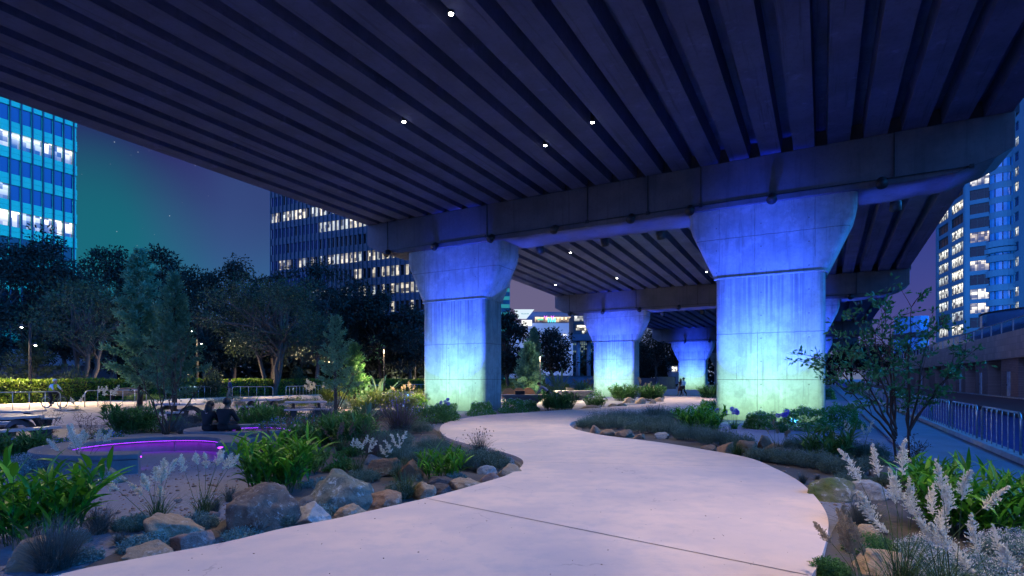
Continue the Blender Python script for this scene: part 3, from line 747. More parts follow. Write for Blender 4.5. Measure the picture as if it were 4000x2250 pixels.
MB().loft([[(a[0] - .5, 73.5, 3.41), (b[0] + .5, 73.5, 3.41), (b[0] + .5, 82.5, 3.41), (a[0] - .5, 82.5, 3.41)], [(a[0] - .5, 77.8, 5.8), (b[0] + .5, 77.8, 5.8), (b[0] + .5, 78.2, 5.8), (a[0] - .5, 78.2, 5.8)]]).build('roof', M('slate_roof', (.16, .2, .26), None, 1, .6, .1), hs)
# ================================================================== PLANTS
L_GINGER = LEAF('ginger_leaf', (.028, .13, .010), (.06, .25, .018), (.19, .46, .03), .4, .35)
L_DARKBROAD = LEAF('dark_broad_leaf', (.03, .10, .025), (.055, .17, .04), (.1, .26, .05), .45, .35)
L_GRASS = LEAF('plume_grass_leaf', (.03, .07, .02), (.06, .11, .03), None, .6, .2)
L_PLUME = LEAF('white_plume', (.66, .61, .45), (.86, .82, .68), (.92, .91, .86), .8, .4)
L_TANPLUME = LEAF('tan_plume', (.35, .27, .17), (.5, .42, .28), None, .8, .3)
L_BROWNPLUME = LEAF('brown_plume', (.2, .11, .09), (.32, .2, .15), None, .8, .3)
L_FESCUE = LEAF('fescue_blade', (.045, .06, .055), (.085, .11, .10), (.15, .14, .11), .6, .15)
L_LAV = LEAF('lavender_leaf', (.065, .115, .08), (.13, .19, .135), (.19, .24, .18), .7, .2)
L_LAVB = LEAF('blue_grey_leaf', (.04, .06, .075), (.08, .11, .13), None, .7, .2)
L_SEDUM = LEAF('sedum_leaf', (.07, .15, .14), (.14, .24, .22), (.2, .3, .27), .5, .15)
L_WHITEFL = LEAF('white_blossom', (.42, .44, .44), (.65, .65, .65), None, .8, .1)
L_MOUND = LEAF('mound_leaf', (.05, .19, .04), (.11, .32, .07), (.18, .42, .12), .5, .3)
L_VIOLET = LEAF('violet_blossom', (.14, .1, .5), (.3, .22, .75), None, .7, .05)
L_BLUEFL = LEAF('blue_blossom', (.16, .22, .7), (.3, .38, .85), None, .7, .3)
L_PINKFL = LEAF('pink_blossom', (.5, .1, .6), (.7, .25, .8), None, .7, .3)
L_PURPLE = LEAF('purple_blade', (.05, .04, .06), (.1, .08, .08), (.08, .12, .05), .6, .2)
L_YEL = LEAF('yellow_green_leaf', (.08, .13, .02), (.16, .22, .04), (.25, .28, .06), .5, .3)
L_STRE = LEAF('grey_paddle_leaf', (.06, .15, .08), (.12, .22, .12), (.2, .28, .16), .4, .25)
L_DRY = LEAF('dry_leaf', (.07, .05, .035), (.12, .07, .05), None, .8, .2)
STEM = M('green_stem', (.05, .09, .025), None, 9, .7, 0)
TWIG = M('brown_twig', (.06, .035, .025), None, 9, .8, 0)

def gauss_disc(rng, n, r): 
    a = rng.uniform(0, 2 * math.pi, n); q = np.sqrt(rng.uniform(0, 1, n)) * r
    return np.stack([q * np.cos(a), q * np.sin(a), np.zeros(n)], -1)
class Kit:
    """meshes of a plant kind, in metres, seeded"""
    def __init__(s, seed): s.rng = np.random.default_rng(seed); s.parts = []
    def part(s, name, mat_, smooth=False): mb = MB(); mb.smooth = smooth; s.parts.append((name, mb, mat_)); return mb
def k_ginger(seed, h, w, m=L_GINGER, dens=1.0, lw=.055):
    k = Kit(seed); r = k.rng; st = k.part('stem', STEM); lf = k.part('foliage', m, True)
    n = int(27 * dens * max(1, w / .8)); b = gauss_disc(r, n, w * .32); az = np.arctan2(b[:, 1], b[:, 0]) + r.normal(0, .7, n)
    _, C = blades(MB(), r, b, h * r.uniform(.55, .95, n), .01, r.uniform(1.0, 1.5, n), r.uniform(.1, .6, n), az, 7)
    stems(st, C, .006)
    P, A = [], []
    for c in C:
        m_ = 7
        t = np.linspace(.18, 1, m_); idx = t * 6; i0 = np.minimum(idx.astype(int), 5); f = (idx - i0)[:, None]
        P.append(c[i0] * (1 - f) + c[i0 + 1] * f); A.append(np.arange(m_) * 2.4 + r.uniform(0, 6))
    P = np.concatenate(P); A = np.concatenate(A); N = len(P)
    blades(lf, r, P, r.uniform(.24, .44, N) * (h / .8) ** .6, r.uniform(.7, 1.15, N) * lw * .85 * (h / .8) ** .5, r.uniform(.5, 1.3, N), r.uniform(.5, 1.5, N), A, 7, 'lance', .35, .35)
    return k
def k_tuft(seed, h, w, n=420, m=L_FESCUE, bw=.005, heads=0, hm=None):
    k = Kit(seed); r = k.rng; lf = k.part('foliage', m)
    b = gauss_disc(r, n, w * .12); az = r.uniform(0, 2 * math.pi, n)
    e = np.clip(r.normal(1.0, .35, n), .15, 1.55)
    blades(lf, r, b, r.uniform(.6, 1.1, n) * math.hypot(h, w * .4), bw, e, r.uniform(.2, 1.1, n), az, 6)
    if heads:
        hd = k.part('seed_head', hm or TWIG)
        b = gauss_disc(r, heads, w * .1)
        tip, C = blades(hd, r, b, h * r.uniform(1.0, 1.3, heads), .004, r.uniform(.9, 1.5, heads), r.uniform(.1, .4, heads), None, 6)
        for c in C:
            q = np.repeat(c[-2:], 6, 0) + r.normal(0, .006, (12, 3)); cards(hd, r, q, np.repeat(unit(c[-1:] - c[-2:-1]), 12, 0) + r.normal(0, .3, (12, 3)), .035, .008)
    return k
def spike(mb, r, c, L, rad, n, cl=.03, cw=.011):
    """a feathery plume along the last part of stem c, drooping on one side"""
    d = unit(c[-1] - c[-3]); side = unit(np.cross(d, (0, 0, 1)) + r.normal(0, .2, 3))
    t = r.uniform(0, 1, n) ** .9; prof = np.sin(np.clip(t * .9 + .08, 0, 1) * math.pi) ** .7 * rad
    # short side branches
    nb = max(10, n // 14); tb = r.uniform(0, 1, nb); db = unit(unit(r.normal(size=(nb, 3))) * 1.0 + d * .95)
    pick = r.integers(0, nb, n); tt = tb[pick]; pr = np.clip(tt * 5 + .15, 0, 1) * (1 - tt) ** .75 * rad * 1.25
    sag = (tt ** 2)[:, None] * side * L * .18
    P = c[-1] - d * L * .15 + d * (tt * L)[:, None] + sag + db[pick] * (r.uniform(0, 1, n) * pr * 1.5)[:, None]
    cards(mb, r, P, d + db[pick] * 1.1 + r.normal(0, .45, (n, 3)), r.uniform(.6, 1.3, n) * cl, cw * cl / .024)
def k_plume(seed, h, w, np_=8, m=L_PLUME, n=300, pl=.24, prad=.04, leaves=190, lean=.0, cl=.026, az0=None):
    k = Kit(seed); r = k.rng; lf = k.part('foliage', L_GRASS)
    b = gauss_disc(r, leaves, .07)
    blades(lf, r, b, r.uniform(.4, .9, leaves) * h * .75, .006, r.uniform(.7, 1.5, leaves), r.uniform(.6, 1.8, leaves), None, 7)
    b = gauss_disc(r, np_, .06); az = r.uniform(0, 2 * math.pi, np_) if az0 is None else r.normal(az0, .9, np_)
    e = np.arctan2(h, np.abs(r.normal(.0, w * .42, np_)) + .02)
    tip, C = blades(MB(), r, b, h * r.uniform(.55, .86, np_), .005, np.clip(e, .6, 1.55), r.uniform(.0, .35, np_), az, 7)
    st = k.part('stem', STEM); stems(st, C, .004)
    for c in C:
        p = k.part('plume', m)
        spike(p, r, c, pl * r.uniform(.8, 1.25), prad * r.uniform(.8, 1.2), n, cl)
        p.tube([c[-1] - unit(c[-1] - c[-3]) * pl * .15, c[-1] + unit(c[-1] - c[-3]) * pl * .5, c[-1] + unit(c[-1] - c[-3]) * pl * .8], .003, 4, False)
    return k
def k_lav(seed, h, w, m=L_LAV, n=900, fl=None):
    k = Kit(seed); r = k.rng; lf = k.part('foliage', m)
    b = gauss_disc(r, n, w * .46); rr = np.linalg.norm(b[:, :2], axis=1) / (w * .46)
    hh = h * np.sqrt(np.clip(1 - rr ** 2 * .85, 0, 1)) * (1 + .25 * np.sin(b[:, 0] * 9 / w * 1.7) * np.cos(b[:, 1] * 8 / w * 1.6)) * r.uniform(.55, 1.1, n)
    az = np.arctan2(b[:, 1], b[:, 0]) + r.normal(0, .6, n)
    base = b * .92; base[:, 2] = hh * .3
    tip, C = blades(lf, r, base, hh * .75 + .03, .009, r.uniform(.75, 1.5, n), r.uniform(-.2, .6, n), az, 4)
    P = C[:, 1:].reshape(-1, 3); P = np.repeat(P, 2, 0)
    cards(lf, r, P, np.stack([r.normal(0, 1, len(P)), r.normal(0, 1, len(P)), r.uniform(.2, 1.2, len(P))], -1), r.uniform(.03, .055, len(P)), .009)
    if fl is not None:
        f = k.part('blossom', fl); q = tip[r.integers(0, n, n // 2)]; cards(f, r, q, r.normal(size=(len(q), 3)) + (0, 0, .7), .028, .02)
    return k
def k_sedum(seed, h, w, fl=None, n=420, m=L_SEDUM):
    k = Kit(seed); r = k.rng; lf = k.part('foliage', m)
    b = gauss_disc(r, n, w * .48); b[:, 2] = h * r.uniform(.3, 1, n) * (1 - .5 * (np.linalg.norm(b[:, :2], axis=1) / (w * .48)) ** 2)
    q = np.repeat(b, 8, 0) + r.normal(0, .006, (n * 8, 3)); q[:, 2] -= np.tile(np.linspace(0, h * .45, 8), n)
    d = np.stack([r.normal(size=n * 8), r.normal(size=n * 8), r.uniform(.1, 1.0, n * 8)], -1)
    cards(lf, r, q, d, r.uniform(.02, .036, n * 8), .013)
    if fl is not None:
        f = k.part('blossom', fl); q = np.repeat(b[: n * 2 // 3], 5, 0) + r.normal(0, .011, (n * 2 // 3 * 5, 3)) + (0, 0, .022)
        cards(f, r, q, r.normal(size=q.shape) + (0, 0, .8), .011, .009)
    return k
def k_mound(seed, h, w, m=L_MOUND, fl=L_WHITEFL, n=1500):
    k = Kit(seed); r = k.rng; lf = k.part('foliage', m)
    d = unit(r.normal(size=(n, 3))); d[:, 2] = np.abs(d[:, 2])
    lump = 1 + .16 * np.sin(d[:, 0] * 7 + seed) * np.sin(d[:, 1] * 6 + 1) + .1 * np.sin(d[:, 2] * 11)
    P = d * np.array((w / 2, w / 2, h)) * (lump * r.uniform(.72, 1, n))[:, None]
    q = np.repeat(P, 3, 0); dd = np.repeat(d, 3, 0) * .7 + r.normal(0, .7, (n * 3, 3))
    cards(lf, r, q, dd, r.uniform(.05, .09, n * 3), .038)
    if fl is not None:
        f = k.part('blossom', fl); s = r.integers(0, n, n // 5); c = d[s] * np.array((w / 2, w / 2, h)) * lump[s][:, None] * 1.02
        q = np.repeat(c, 4, 0) + r.normal(0, .014, (len(c) * 4, 3)); cards(f, r, q, r.normal(size=q.shape) + np.repeat(d[s], 4, 0), .024, .02)
    return k
def k_aga(seed, h, w, n=5, m=L_VIOLET):
    k = Kit(seed); r = k.rng; lf = k.part('foliage', L_DARKBROAD); b = gauss_disc(r, 60, w * .2)
    blades(lf, r, b, r.uniform(.5, .8, 60) * h * .8, .022, r.uniform(.7, 1.4, 60), r.uniform(.6, 1.6, 60), None, 6, 'blade', .3)
    b = gauss_disc(r, n, w * .3); tip, C = blades(MB(), r, b, h * r.uniform(.75, 1, n), .01, r.uniform(1.3, 1.56, n), .1, None, 5)
    st = k.part('stem', STEM); stems(st, C, .007)
    for c in tip:
        f = k.part('flower_head', m); d = unit(r.normal(size=(90, 3))); cards(f, r, c + d * .03, d, r.uniform(.04, .075, 90), .03)
    return k
def k_paddle(seed, h, w, m=L_STRE, n=16, lw=.2):
    k = Kit(seed); r = k.rng; lf = k.part('foliage', m, True); b = gauss_disc(r, n, w * .12)
    blades(lf, r, b, h * r.uniform(.6, 1.05, n), lw * r.uniform(.7, 1.2, n), r.uniform(.85, 1.5, n), r.uniform(.1, .7, n), None, 10, 'paddle', .35, .5)
    return k
def k_twig(seed, h, w, n=9, m=L_DRY, leaf=.03):
    k = Kit(seed); r = k.rng; st = k.part('stem', TWIG); lf = k.part('foliage', m); b = gauss_disc(r, n, w * .1)
    _, C = blades(MB(), r, b, h * r.uniform(.6, 1.05, n), .01, np.arctan2(h, np.abs(r.normal(0, w * .4, n)) + .01), r.uniform(-.1, .3, n), None, 8)
    stems(st, C, .005)
    for c in C:
        for j in range(2, 8):
            for q in range(3):
                d = unit(r.normal(size=3) + (0, 0, .6)); e = c[j] + d * r.uniform(.06, .16) * h / .9
                st.tube([c[j], e], .002, 3, False); cards(lf, r, np.array([c[j] + (e - c[j]) * u for u in (.4, .7, 1.)]), np.array([d] * 3) + r.normal(0, .6, (3, 3)), leaf, leaf * .5)
    return k
def k_bush(seed, h, w, m=L_YEL, n=1600, leaf=.09, fl=None, nf=200):
    k = Kit(seed); r = k.rng; lf = k.part('foliage', m)
    nc = 26; d = unit(r.normal(size=(nc, 3))); d[:, 2] = np.abs(d[:, 2]); c = d * np.array((w / 2, w / 2, h * .85)) * r.uniform(.45, .9, nc)[:, None]
    s = r.integers(0, nc, n); P = c[s] + r.normal(0, 1, (n, 3)) * np.array((w, w, h)) * .085; P[:, 2] = np.abs(P[:, 2])
    cards(lf, r, P, unit(P + (0, 0, .2)) + r.normal(0, .6, (n, 3)), r.uniform(.6, 1.3, n) * leaf, leaf * .45)
    st = k.part('stem', TWIG)
    for q in c[:12]: st.tube([(0, 0, 0), q * .5 + (0, 0, h * .05), q], [.012, .008, .004], 4, False)
    if fl is not None:
        f = k.part('blossom', fl); q = P[r.integers(0, n, nf)] * 1.05; q = np.repeat(q, 3, 0) + r.normal(0, .015, (nf * 3, 3)); cards(f, r, q, r.normal(size=q.shape), .035, .028)
    return k
def plant(kit, name, label, cat, loc, rz=0, group=None):
    ps = [p for p in kit.parts if p[1].n]
    if len(ps) == 1:
        o = ps[0][1].build(name, ps[0][2]); o.location = loc; o.rotation_euler = (0, 0, rz)
        return tag(o, label, cat, group)
    root = thing(name, label, cat, loc, rz, group)
    for n_, mb, m_ in ps: mb.build(n_, m_, root)
    return root
def size(px, pyb, pyt, wpx):
    p = G(px, pyb, GZ); return p, (pyb - pyt) / F * p[1], wpx / F * p[1]
SEED = [100]
def put(fn, name, cat, label, px, pyb, pyt, wpx, group=None, **kw):
    p, h, w = size(px, pyb, pyt, wpx); SEED[0] += 1
    return plant(fn(SEED[0], h, w, **kw), name, label, cat, p, 0, group)
GI, PLU, FES, LAVN = 'broadleaf_plant', 'plume_grass', 'fescue_tuft', 'lavender_shrub'
# --- lush broad leaved clumps
put(k_ginger, GI, 'plant', 'big lush broad leaved plant beside the blue grey grass tuft in the near bed corner', 140, 2110, 1800, 440, dens=1.7, lw=.065)
put(k_ginger, GI, 'plant', 'bright green broad leaved clump behind the pebbly brown boulder', 1085, 1915, 1700, 340, dens=1.7)
put(k_ginger, GI, 'plant', 'small bright green clump just inside the first bend of the footpath', 1730, 1870, 1755, 210, dens=1.2)
put(k_ginger, GI, 'plant', 'wide arching green leafed plant behind the tall white plumes beside the walkway', 3810, 2090, 1830, 480, dens=2.4, lw=.06)
put(k_ginger, GI, 'plant', 'light green leafy clump between the walkway and the wide arching plant', 3660, 1930, 1790, 230, dens=1.3)
put(k_ginger, GI, 'plant', 'dark strap leaved plant in front of the slender red stemmed tree', 3230, 1800, 1668, 190, m=L_DARKBROAD, dens=1.4)
put(k_ginger, GI, 'plant', 'bushy green strap leaved plant at the near corner of the larger lit column', 2735, 1692, 1590, 200, dens=2.0)
put(k_ginger, GI, 'plant', 'dark strap leaved clump on the stone edged island, nearer the middle pier', 2440, 1566, 1500, 120, m=L_DARKBROAD, dens=2)
put(k_ginger, GI, 'plant', 'strap leaved clump on the stone edged island, nearer the walking couple', 2545, 1566, 1502, 120, m=L_DARKBROAD, dens=2)
put(k_ginger, GI, 'plant', 'dense dark green plant in front of the conical concrete table', 2180, 1606, 1530, 170, m=L_DARKBROAD, dens=2)
put(k_ginger, GI, 'plant', 'low dark leafy clump beside a boulder at the edge of the far path bend', 2325, 1590, 1552, 110, m=L_DARKBROAD, dens=1.4)
put(k_ginger, GI, 'plant', 'dark green leafy plant beyond the purple lit bench ring', 510, 1694, 1585, 190, m=L_DARKBROAD, dens=2)
put(k_ginger, GI, 'plant', 'broad leaved plant beside the seated couple, full of blue flowers', 1010, 1692, 1580, 150, m=L_DARKBROAD, dens=1.6)
put(k_ginger, GI, 'plant', 'arching dark green plant among the brown plumes', 1360, 1740, 1620, 220, m=L_DARKBROAD, dens=1.8)
put(k_ginger, GI, 'plant', 'small broad leaved plant just behind the seated couple', 835, 1660, 1600, 100, m=L_DARKBROAD, dens=1.2)
put(k_ginger, GI, 'plant', 'leafy dark plant among blue flowers at the edge of the near gravel court', 60, 1790, 1690, 260, m=L_DARKBROAD, dens=1.6)
put(k_bush, 'leafy_shrub', 'shrub', 'dense dark shrub under the thin many stemmed tree', 590, 1690, 1590, 230, m=L_DARKBROAD, n=1500, leaf=.08)
put(k_bush, 'leafy_shrub', 'shrub', 'green shrub under the smaller lit column, violet flowers beside it', 1690, 1655, 1570, 190, m=L_DARKBROAD, n=1800, leaf=.1)
put(k_ginger, GI, 'plant', 'low broad leaved clump among brown plumes beyond the dark stones', 1220, 1745, 1650, 190, m=L_DARKBROAD, dens=1.6)
# --- white plumes
put(k_plume, PLU, 'grass', 'white plumed grass on the gravel behind the rounded tan boulder', 615, 2040, 1800, 260, np_=11, pl=.2, prad=.045, n=1100, cl=.016)
put(k_plume, PLU, 'grass', 'slim upright white plumed grass beside the rounded tan boulder', 792, 2010, 1755, 130, np_=7, pl=.2, prad=.04, n=1100, leaves=110, cl=.016)
put(k_plume, PLU, 'grass', 'loose white plumed grass in front of the bench ring', 320, 1850, 1650, 250, np_=11, pl=.26, prad=.055, n=1000, leaves=80, cl=.02)
put(k_plume, PLU, 'grass', 'upright white plumes behind the rust coloured rock', 1560, 1880, 1690, 160, np_=6, pl=.22, prad=.035, leaves=120)
put(k_plume, PLU, 'grass', 'short white plumes behind the big lichen covered slab', 1395, 1850, 1695, 160, np_=8, pl=.16, prad=.035, leaves=120)
put(k_plume, PLU, 'grass', 'tallest white plumes of the near bed, upright beside the footpath rim', 3530, 2330, 1730, 330, np_=8, pl=.27, prad=.04, n=1500, leaves=170, cl=.0145)
put(k_plume, PLU, 'grass', 'thick cream plumes fanned over the white flower carpet', 3700, 2390, 1840, 480, np_=10, pl=.25, prad=.044, n=1500, leaves=170, cl=.0145)
put(k_plume, PLU, 'grass', 'tan tinged plumes leaning over the rim of the footpath', 3400, 2370, 2010, 300, np_=7, pl=.22, prad=.04, n=2200, leaves=120, m=L_TANPLUME, cl=.014, az0=2.8)
put(k_plume, PLU, 'grass', 'cream plumes at the frame corner over the white flower carpet', 3960, 2470, 2050, 330, np_=8, pl=.24, prad=.04, n=1500, leaves=140, cl=.0145)
put(k_plume, PLU, 'grass', 'white plumes beside the dark strap leaved plant under the slender tree', 3365, 1800, 1635, 200, np_=9, pl=.2, prad=.045, leaves=160)
put(k_plume, PLU, 'grass', 'white flower spikes in front of the dome backed bench by the hedge', 408, 1606, 1497, 120, np_=9, pl=.36, prad=.09, leaves=160, cl=.05)
put(k_plume, PLU, 'grass', 'low white flower spikes on the sandy court behind the cyclist', 300, 1600, 1556, 80, np_=5, pl=.3, prad=.07, leaves=80, cl=.05)
put(k_plume, PLU, 'grass', 'white blossom spray rising over the barriers near the thin tree', 1235, 1592, 1462, 130, np_=9, pl=.35, prad=.11, leaves=200, cl=.06)
put(k_plume, PLU, 'grass', 'small tan plumes behind the orange boulders', 3035, 1770, 1645, 110, np_=6, pl=.16, prad=.035, leaves=120, m=L_TANPLUME)
for i, (px, pyb, pyt, w_, lb) in enumerate(((1120, 1730, 1630, 190, 'brown plumed grass nearest the seated couple'), (1215, 1720, 1615, 200, 'brown plumed grass in front of the daisies'), (1330, 1770, 1635, 210, 'arching brown plumes above the short white plumes'), (1060, 1770, 1655, 180, 'brown plumed grass beside the dark stone of the bench ring'), (1430, 1700, 1600, 170, 'brown plumed grass between the daisies and the violet flowers'))):
    put(k_plume, PLU, 'grass', lb, px, pyb, pyt, w_, np_=9, pl=.24, prad=.03, leaves=230, m=L_BROWNPLUME, group='brown plumed grasses')
put(k_plume, PLU, 'grass', 'warm lit feathery plumes beside the smaller lit column', 1600, 1590, 1478, 130, np_=9, pl=.4, prad=.08, leaves=240, m=L_TANPLUME, cl=.05)
put(k_plume, PLU, 'grass', 'feathery tan plumes on the stone edged island under the middle pier', 2510, 1560, 1470, 110, np_=8, pl=.5, prad=.09, leaves=200, m=L_TANPLUME, cl=.07)
put(k_plume, PLU, 'grass', 'reddish plumes beyond the conical tables', 2290, 1545, 1458, 120, np_=9, pl=.5, prad=.08, leaves=200, m=L_BROWNPLUME, cl=.07)
# --- tufts
put(k_tuft, FES, 'grass', 'large spiky blue grey grass tuft in the near corner beside the footpath', 215, 2225, 2060, 400, n=1000, bw=.005)
put(k_tuft, FES, 'grass', 'blue grey tuft between the big leaved plant and the rounded tan boulder', 385, 2085, 1985, 220, n=520)
put(k_tuft, FES, 'grass', 'blue grey tuft between the mossy rock and the tall plumes', 3365, 2075, 1935, 260, n=700)
put(k_tuft, FES, 'grass', 'upright tuft with brown seed heads at the first bend of the footpath', 1870, 1775, 1690, 170, n=420, heads=26)
put(k_tuft, FES, 'grass', 'small tuft near the rim of the footpath across from the mossy rock', 3135, 1890, 1838, 70, n=220)
put(k_tuft, FES, 'grass', 'smallest tuft, alone on gravel behind the footpath rim', 3192, 1876, 1850, 46, n=150)
put(k_tuft, FES, 'grass', 'dark drooping tuft growing beside the rust coloured rock', 1585, 1950, 1830, 110, n=480, m=L_GRASS)
put(k_tuft, FES, 'grass', 'dark round tuft among the orange boulders', 2880, 1785, 1722, 110, n=420, m=L_GRASS)
put(k_tuft, FES, 'grass', 'dark fan shaped tuft at the foot of the pebbly brown boulder', 1000, 2090, 2000, 150, n=420, m=L_DRY)
put(k_tuft, FES, 'grass', 'purple bladed grass at the near corner of the smaller lit column', 1560, 1700, 1560, 240, n=600, m=L_PURPLE, bw=.012, heads=30, hm=L_VIOLET)
put(k_tuft, FES, 'grass', 'thin wispy grass on the gravel by the first path inlet', 1470, 1800, 1700, 230, n=420, m=L_PURPLE, bw=.005)
# --- lavender and other low shrubs
for px, pyb, pyt, w_, lb in ((2300, 1672, 1634, 110, 'tip'), (2400, 1676, 1624, 140, 'second'), (2510, 1690, 1632, 150, 'third'), (2610, 1700, 1640, 140, 'fourth'), (2700, 1720, 1660, 150, 'fifth'), (2800, 1740, 1670, 160, 'sixth'), (2580, 1660, 1622, 110, 'inner'), (2890, 1752, 1700, 120, 'last')):
    put(k_lav, LAVN, 'shrub', 'grey green lavender shrub in the low row inside the footpath bend', px, pyb, pyt, w_, 'lavender row inside the footpath bend')
for px, pyb, pyt, w_ in ((2985, 1800, 1755, 150), (3080, 1812, 1762, 150), (3185, 1826, 1770, 170), (3290, 1850, 1790, 180), (3390, 1800, 1735, 150)):
    put(k_lav, LAVN, 'shrub', 'grey green shrub in the band behind the footpath rim under the slender tree', px, pyb, pyt, w_, 'grey green shrubs behind the footpath rim', n=1100)
for px, pyb, pyt, w_ in ((1560, 1800, 1735, 170), (1650, 1835, 1755, 170), (1745, 1810, 1740, 160), (1840, 1830, 1760, 150), (1905, 1820, 1762, 110), (1690, 1770, 1712, 140)):
    put(k_lav, LAVN, 'shrub', 'fine leaved grey shrub in the bed enclosed by the first footpath bend', px, pyb, pyt, w_, 'grey shrubs inside the first footpath bend', n=1100)
for px, pyb, pyt, w_ in ((720, 1660, 1620, 110), (790, 1652, 1612, 120), (690, 1690, 1640, 130), (760, 1700, 1655, 120), (940, 1665, 1618, 100)):
    put(k_lav, LAVN, 'shrub', 'dusky blue grey shrub beyond the bench rings', px, pyb, pyt, w_, 'blue grey shrubs beyond the bench rings', m=L_LAVB)
for px, pyb, pyt, w_ in ((500, 1616, 1590, 100), (560, 1606, 1582, 90), (850, 1580, 1550, 120), (960, 1572, 1545, 110), (915, 1560, 1546, 70), (1190, 1585, 1545, 120), (1120, 1580, 1552, 80)):
    put(k_lav, LAVN, 'shrub', 'pale grey green tuft of low shrub on the sandy court before the barriers', px, pyb, pyt, w_, 'low shrubs on the sandy court', n=500)
put(k_bush, 'flower_bush', 'shrub', 'blue flowered bush beside the seated couple', 1085, 1700, 1610, 170, m=L_DARKBROAD, n=1500, leaf=.07, fl=L_BLUEFL, nf=260)
put(k_bush, 'flower_bush', 'shrub', 'blue flowered bush below the thin conifer trunk', 1200, 1665, 1600, 120, m=L_DARKBROAD, n=1000, leaf=.07, fl=L_BLUEFL, nf=120)
put(k_bush, 'flower_bush', 'shrub', 'bush of small blue flowers left of the bench ring', 130, 1760, 1690, 260, m=L_DARKBROAD, n=1400, leaf=.06, fl=L_BLUEFL, nf=220)
put(k_bush, 'flower_bush', 'shrub', 'blue flowers at the far side of the first bench ring', 400, 1716, 1670, 160, m=L_DARKBROAD, n=900, leaf=.06, fl=L_BLUEFL, nf=160)
put(k_bush, 'flower_bush', 'shrub', 'daisy bush with many white dots below the warm lit plants', 1410, 1640, 1570, 190, m=L_DARKBROAD, n=1500, leaf=.08, fl=L_WHITEFL, nf=110)
put(k_bush, 'flower_bush', 'shrub', 'pale green blossoming bush above the daisies', 1330, 1600, 1540, 130, m=L_SEDUM, n=1200, leaf=.1, fl=L_WHITEFL, nf=110)
put(k_bush, 'flower_bush', 'shrub', 'green bush with a violet spike beside the barrier', 1150, 1590, 1535, 110, m=L_YEL, n=800, leaf=.09, fl=L_BLUEFL, nf=50)
put(k_bush, 'flower_bush', 'shrub', 'violet flowered bush at the corner of the smaller lit column', 1640, 1640, 1560, 150, m=L_DARKBROAD, n=900, leaf=.1, fl=L_VIOLET, nf=260)
put(k_bush, 'flower_bush', 'shrub', 'lilac flowered bush at the foot of the middle pier', 2060 + 255, 1560, 1505, 110, m=L_DARKBROAD, n=700, leaf=.15, fl=L_VIOLET, nf=150)
for px, pyb, pyt, w_, lb in ((1450, 1585, 1505, 150, 'yellow green bush warm lit below the grey paddle leaves'), (1560, 1575, 1500, 150, 'yellow green bush beside the warm feathery plumes'), (1640, 1580, 1505, 110, 'olive bush touching the smaller lit column'), (1330, 1570, 1520, 120, 'bright bush behind the thin conifer'), (2160, 1540, 1480, 150, 'yellow green bush behind the stooping person'), (1990, 1545, 1490, 130, 'olive lit bush behind the round backed seats'), (2255, 1535, 1480, 110, 'bright leafy bush behind the second conical table'), (560, 1566, 1530, 140, 'bright green bush beside the dome backed bench'), (2090, 1520, 1470, 130, 'warm lit low bush behind the feathery conifer')):
    put(k_bush, 'leafy_shrub', 'shrub', lb, px, pyb, pyt, w_, m=L_YEL, n=1200, leaf=.14)
# --- succulent ground covers
SD = 'sedum_patch'
put(k_sedum, SD, 'ground cover', 'blue green succulent patch in front of the rounded tan boulder', 565, 2145, 2085, 190)
put(k_sedum, SD, 'ground cover', 'blue green succulent patch beside the slim upright plumes', 775, 2060, 1998, 150)
put(k_sedum, SD, 'ground cover', 'succulent patch at the foot of the pebbly boulder near the path edge', 940, 2110, 2060, 150)
put(k_sedum, SD, 'ground cover', 'silver white flowering patch on stones beside the bench ring', 110, 1850, 1770, 230, fl=L_WHITEFL, n=900)
put(k_sedum, SD, 'ground cover', 'white starred flower carpet under the cream plumes', 3800, 2290, 2160, 420, fl=L_WHITEFL, n=1300)
put(k_sedum, SD, 'ground cover', 'white starred carpet between the walkway and the wide arching plant', 3960, 2180, 2070, 260, fl=L_WHITEFL, n=800)
put(k_sedum, SD, 'ground cover', 'white starred patch right behind the tallest plumes', 3600, 2190, 2100, 200, fl=L_WHITEFL, n=600)
put(k_sedum, SD, 'ground cover', 'low green patch at the rim of the footpath below the tan plumes', 3240, 2250, 2170, 150, m=L_DARKBROAD, n=420)
put(k_sedum, SD, 'ground cover', 'dark green cover around the sandy boulder below the tuft', 3400, 2160, 2080, 200, m=L_DARKBROAD, n=600)
# --- dome shrubs at the column feet
for px, pyb, pyt, w_, lb in ((1735, 1634, 1574, 120, 'green dome shrub at the near corner of the smaller lit column'), (1882, 1624, 1568, 104, 'green dome shrub in front of the smaller lit column'), (2005, 1612, 1556, 110, 'green dome shrub just past the shaded side of the smaller lit column'), (2066, 1606, 1562, 70, 'smallest dome shrub, tucked behind its neighbour near the smaller column'), (2975, 1674, 1606, 120, 'round dome shrub with white flowers in front of the larger lit column'), (3150, 1678, 1588, 190, 'largest dome shrub with white flowers in front of the larger lit column'), (3285, 1672, 1575, 150, 'bright dome shrub at the far corner of the larger lit column'), (2770, 1625, 1562, 90, 'dome shrub behind the violet flowers at the larger lit column'), (3235, 1560, 1515, 50, 'dome shrub in the dark gap beside the larger lit column')):
    put(k_mound, 'dome_shrub', 'shrub', lb, px, pyb, pyt, w_)
for px, pyb, pyt, w_, n_, lb in ((2792, 1672, 1590, 60, 4, 'violet flower heads at the corner of the larger lit column'), (2868, 1676, 1594, 60, 6, 'deep violet flower heads before the larger lit column'), (3060, 1690, 1604, 70, 5, 'violet flower heads between two dome shrubs'), (1735, 1640, 1555, 60, 4, 'violet flower heads over the dome shrub at the smaller column')):
    put(k_aga, 'agapanthus', 'flower', lb, px, pyb, pyt, w_, n=n_)
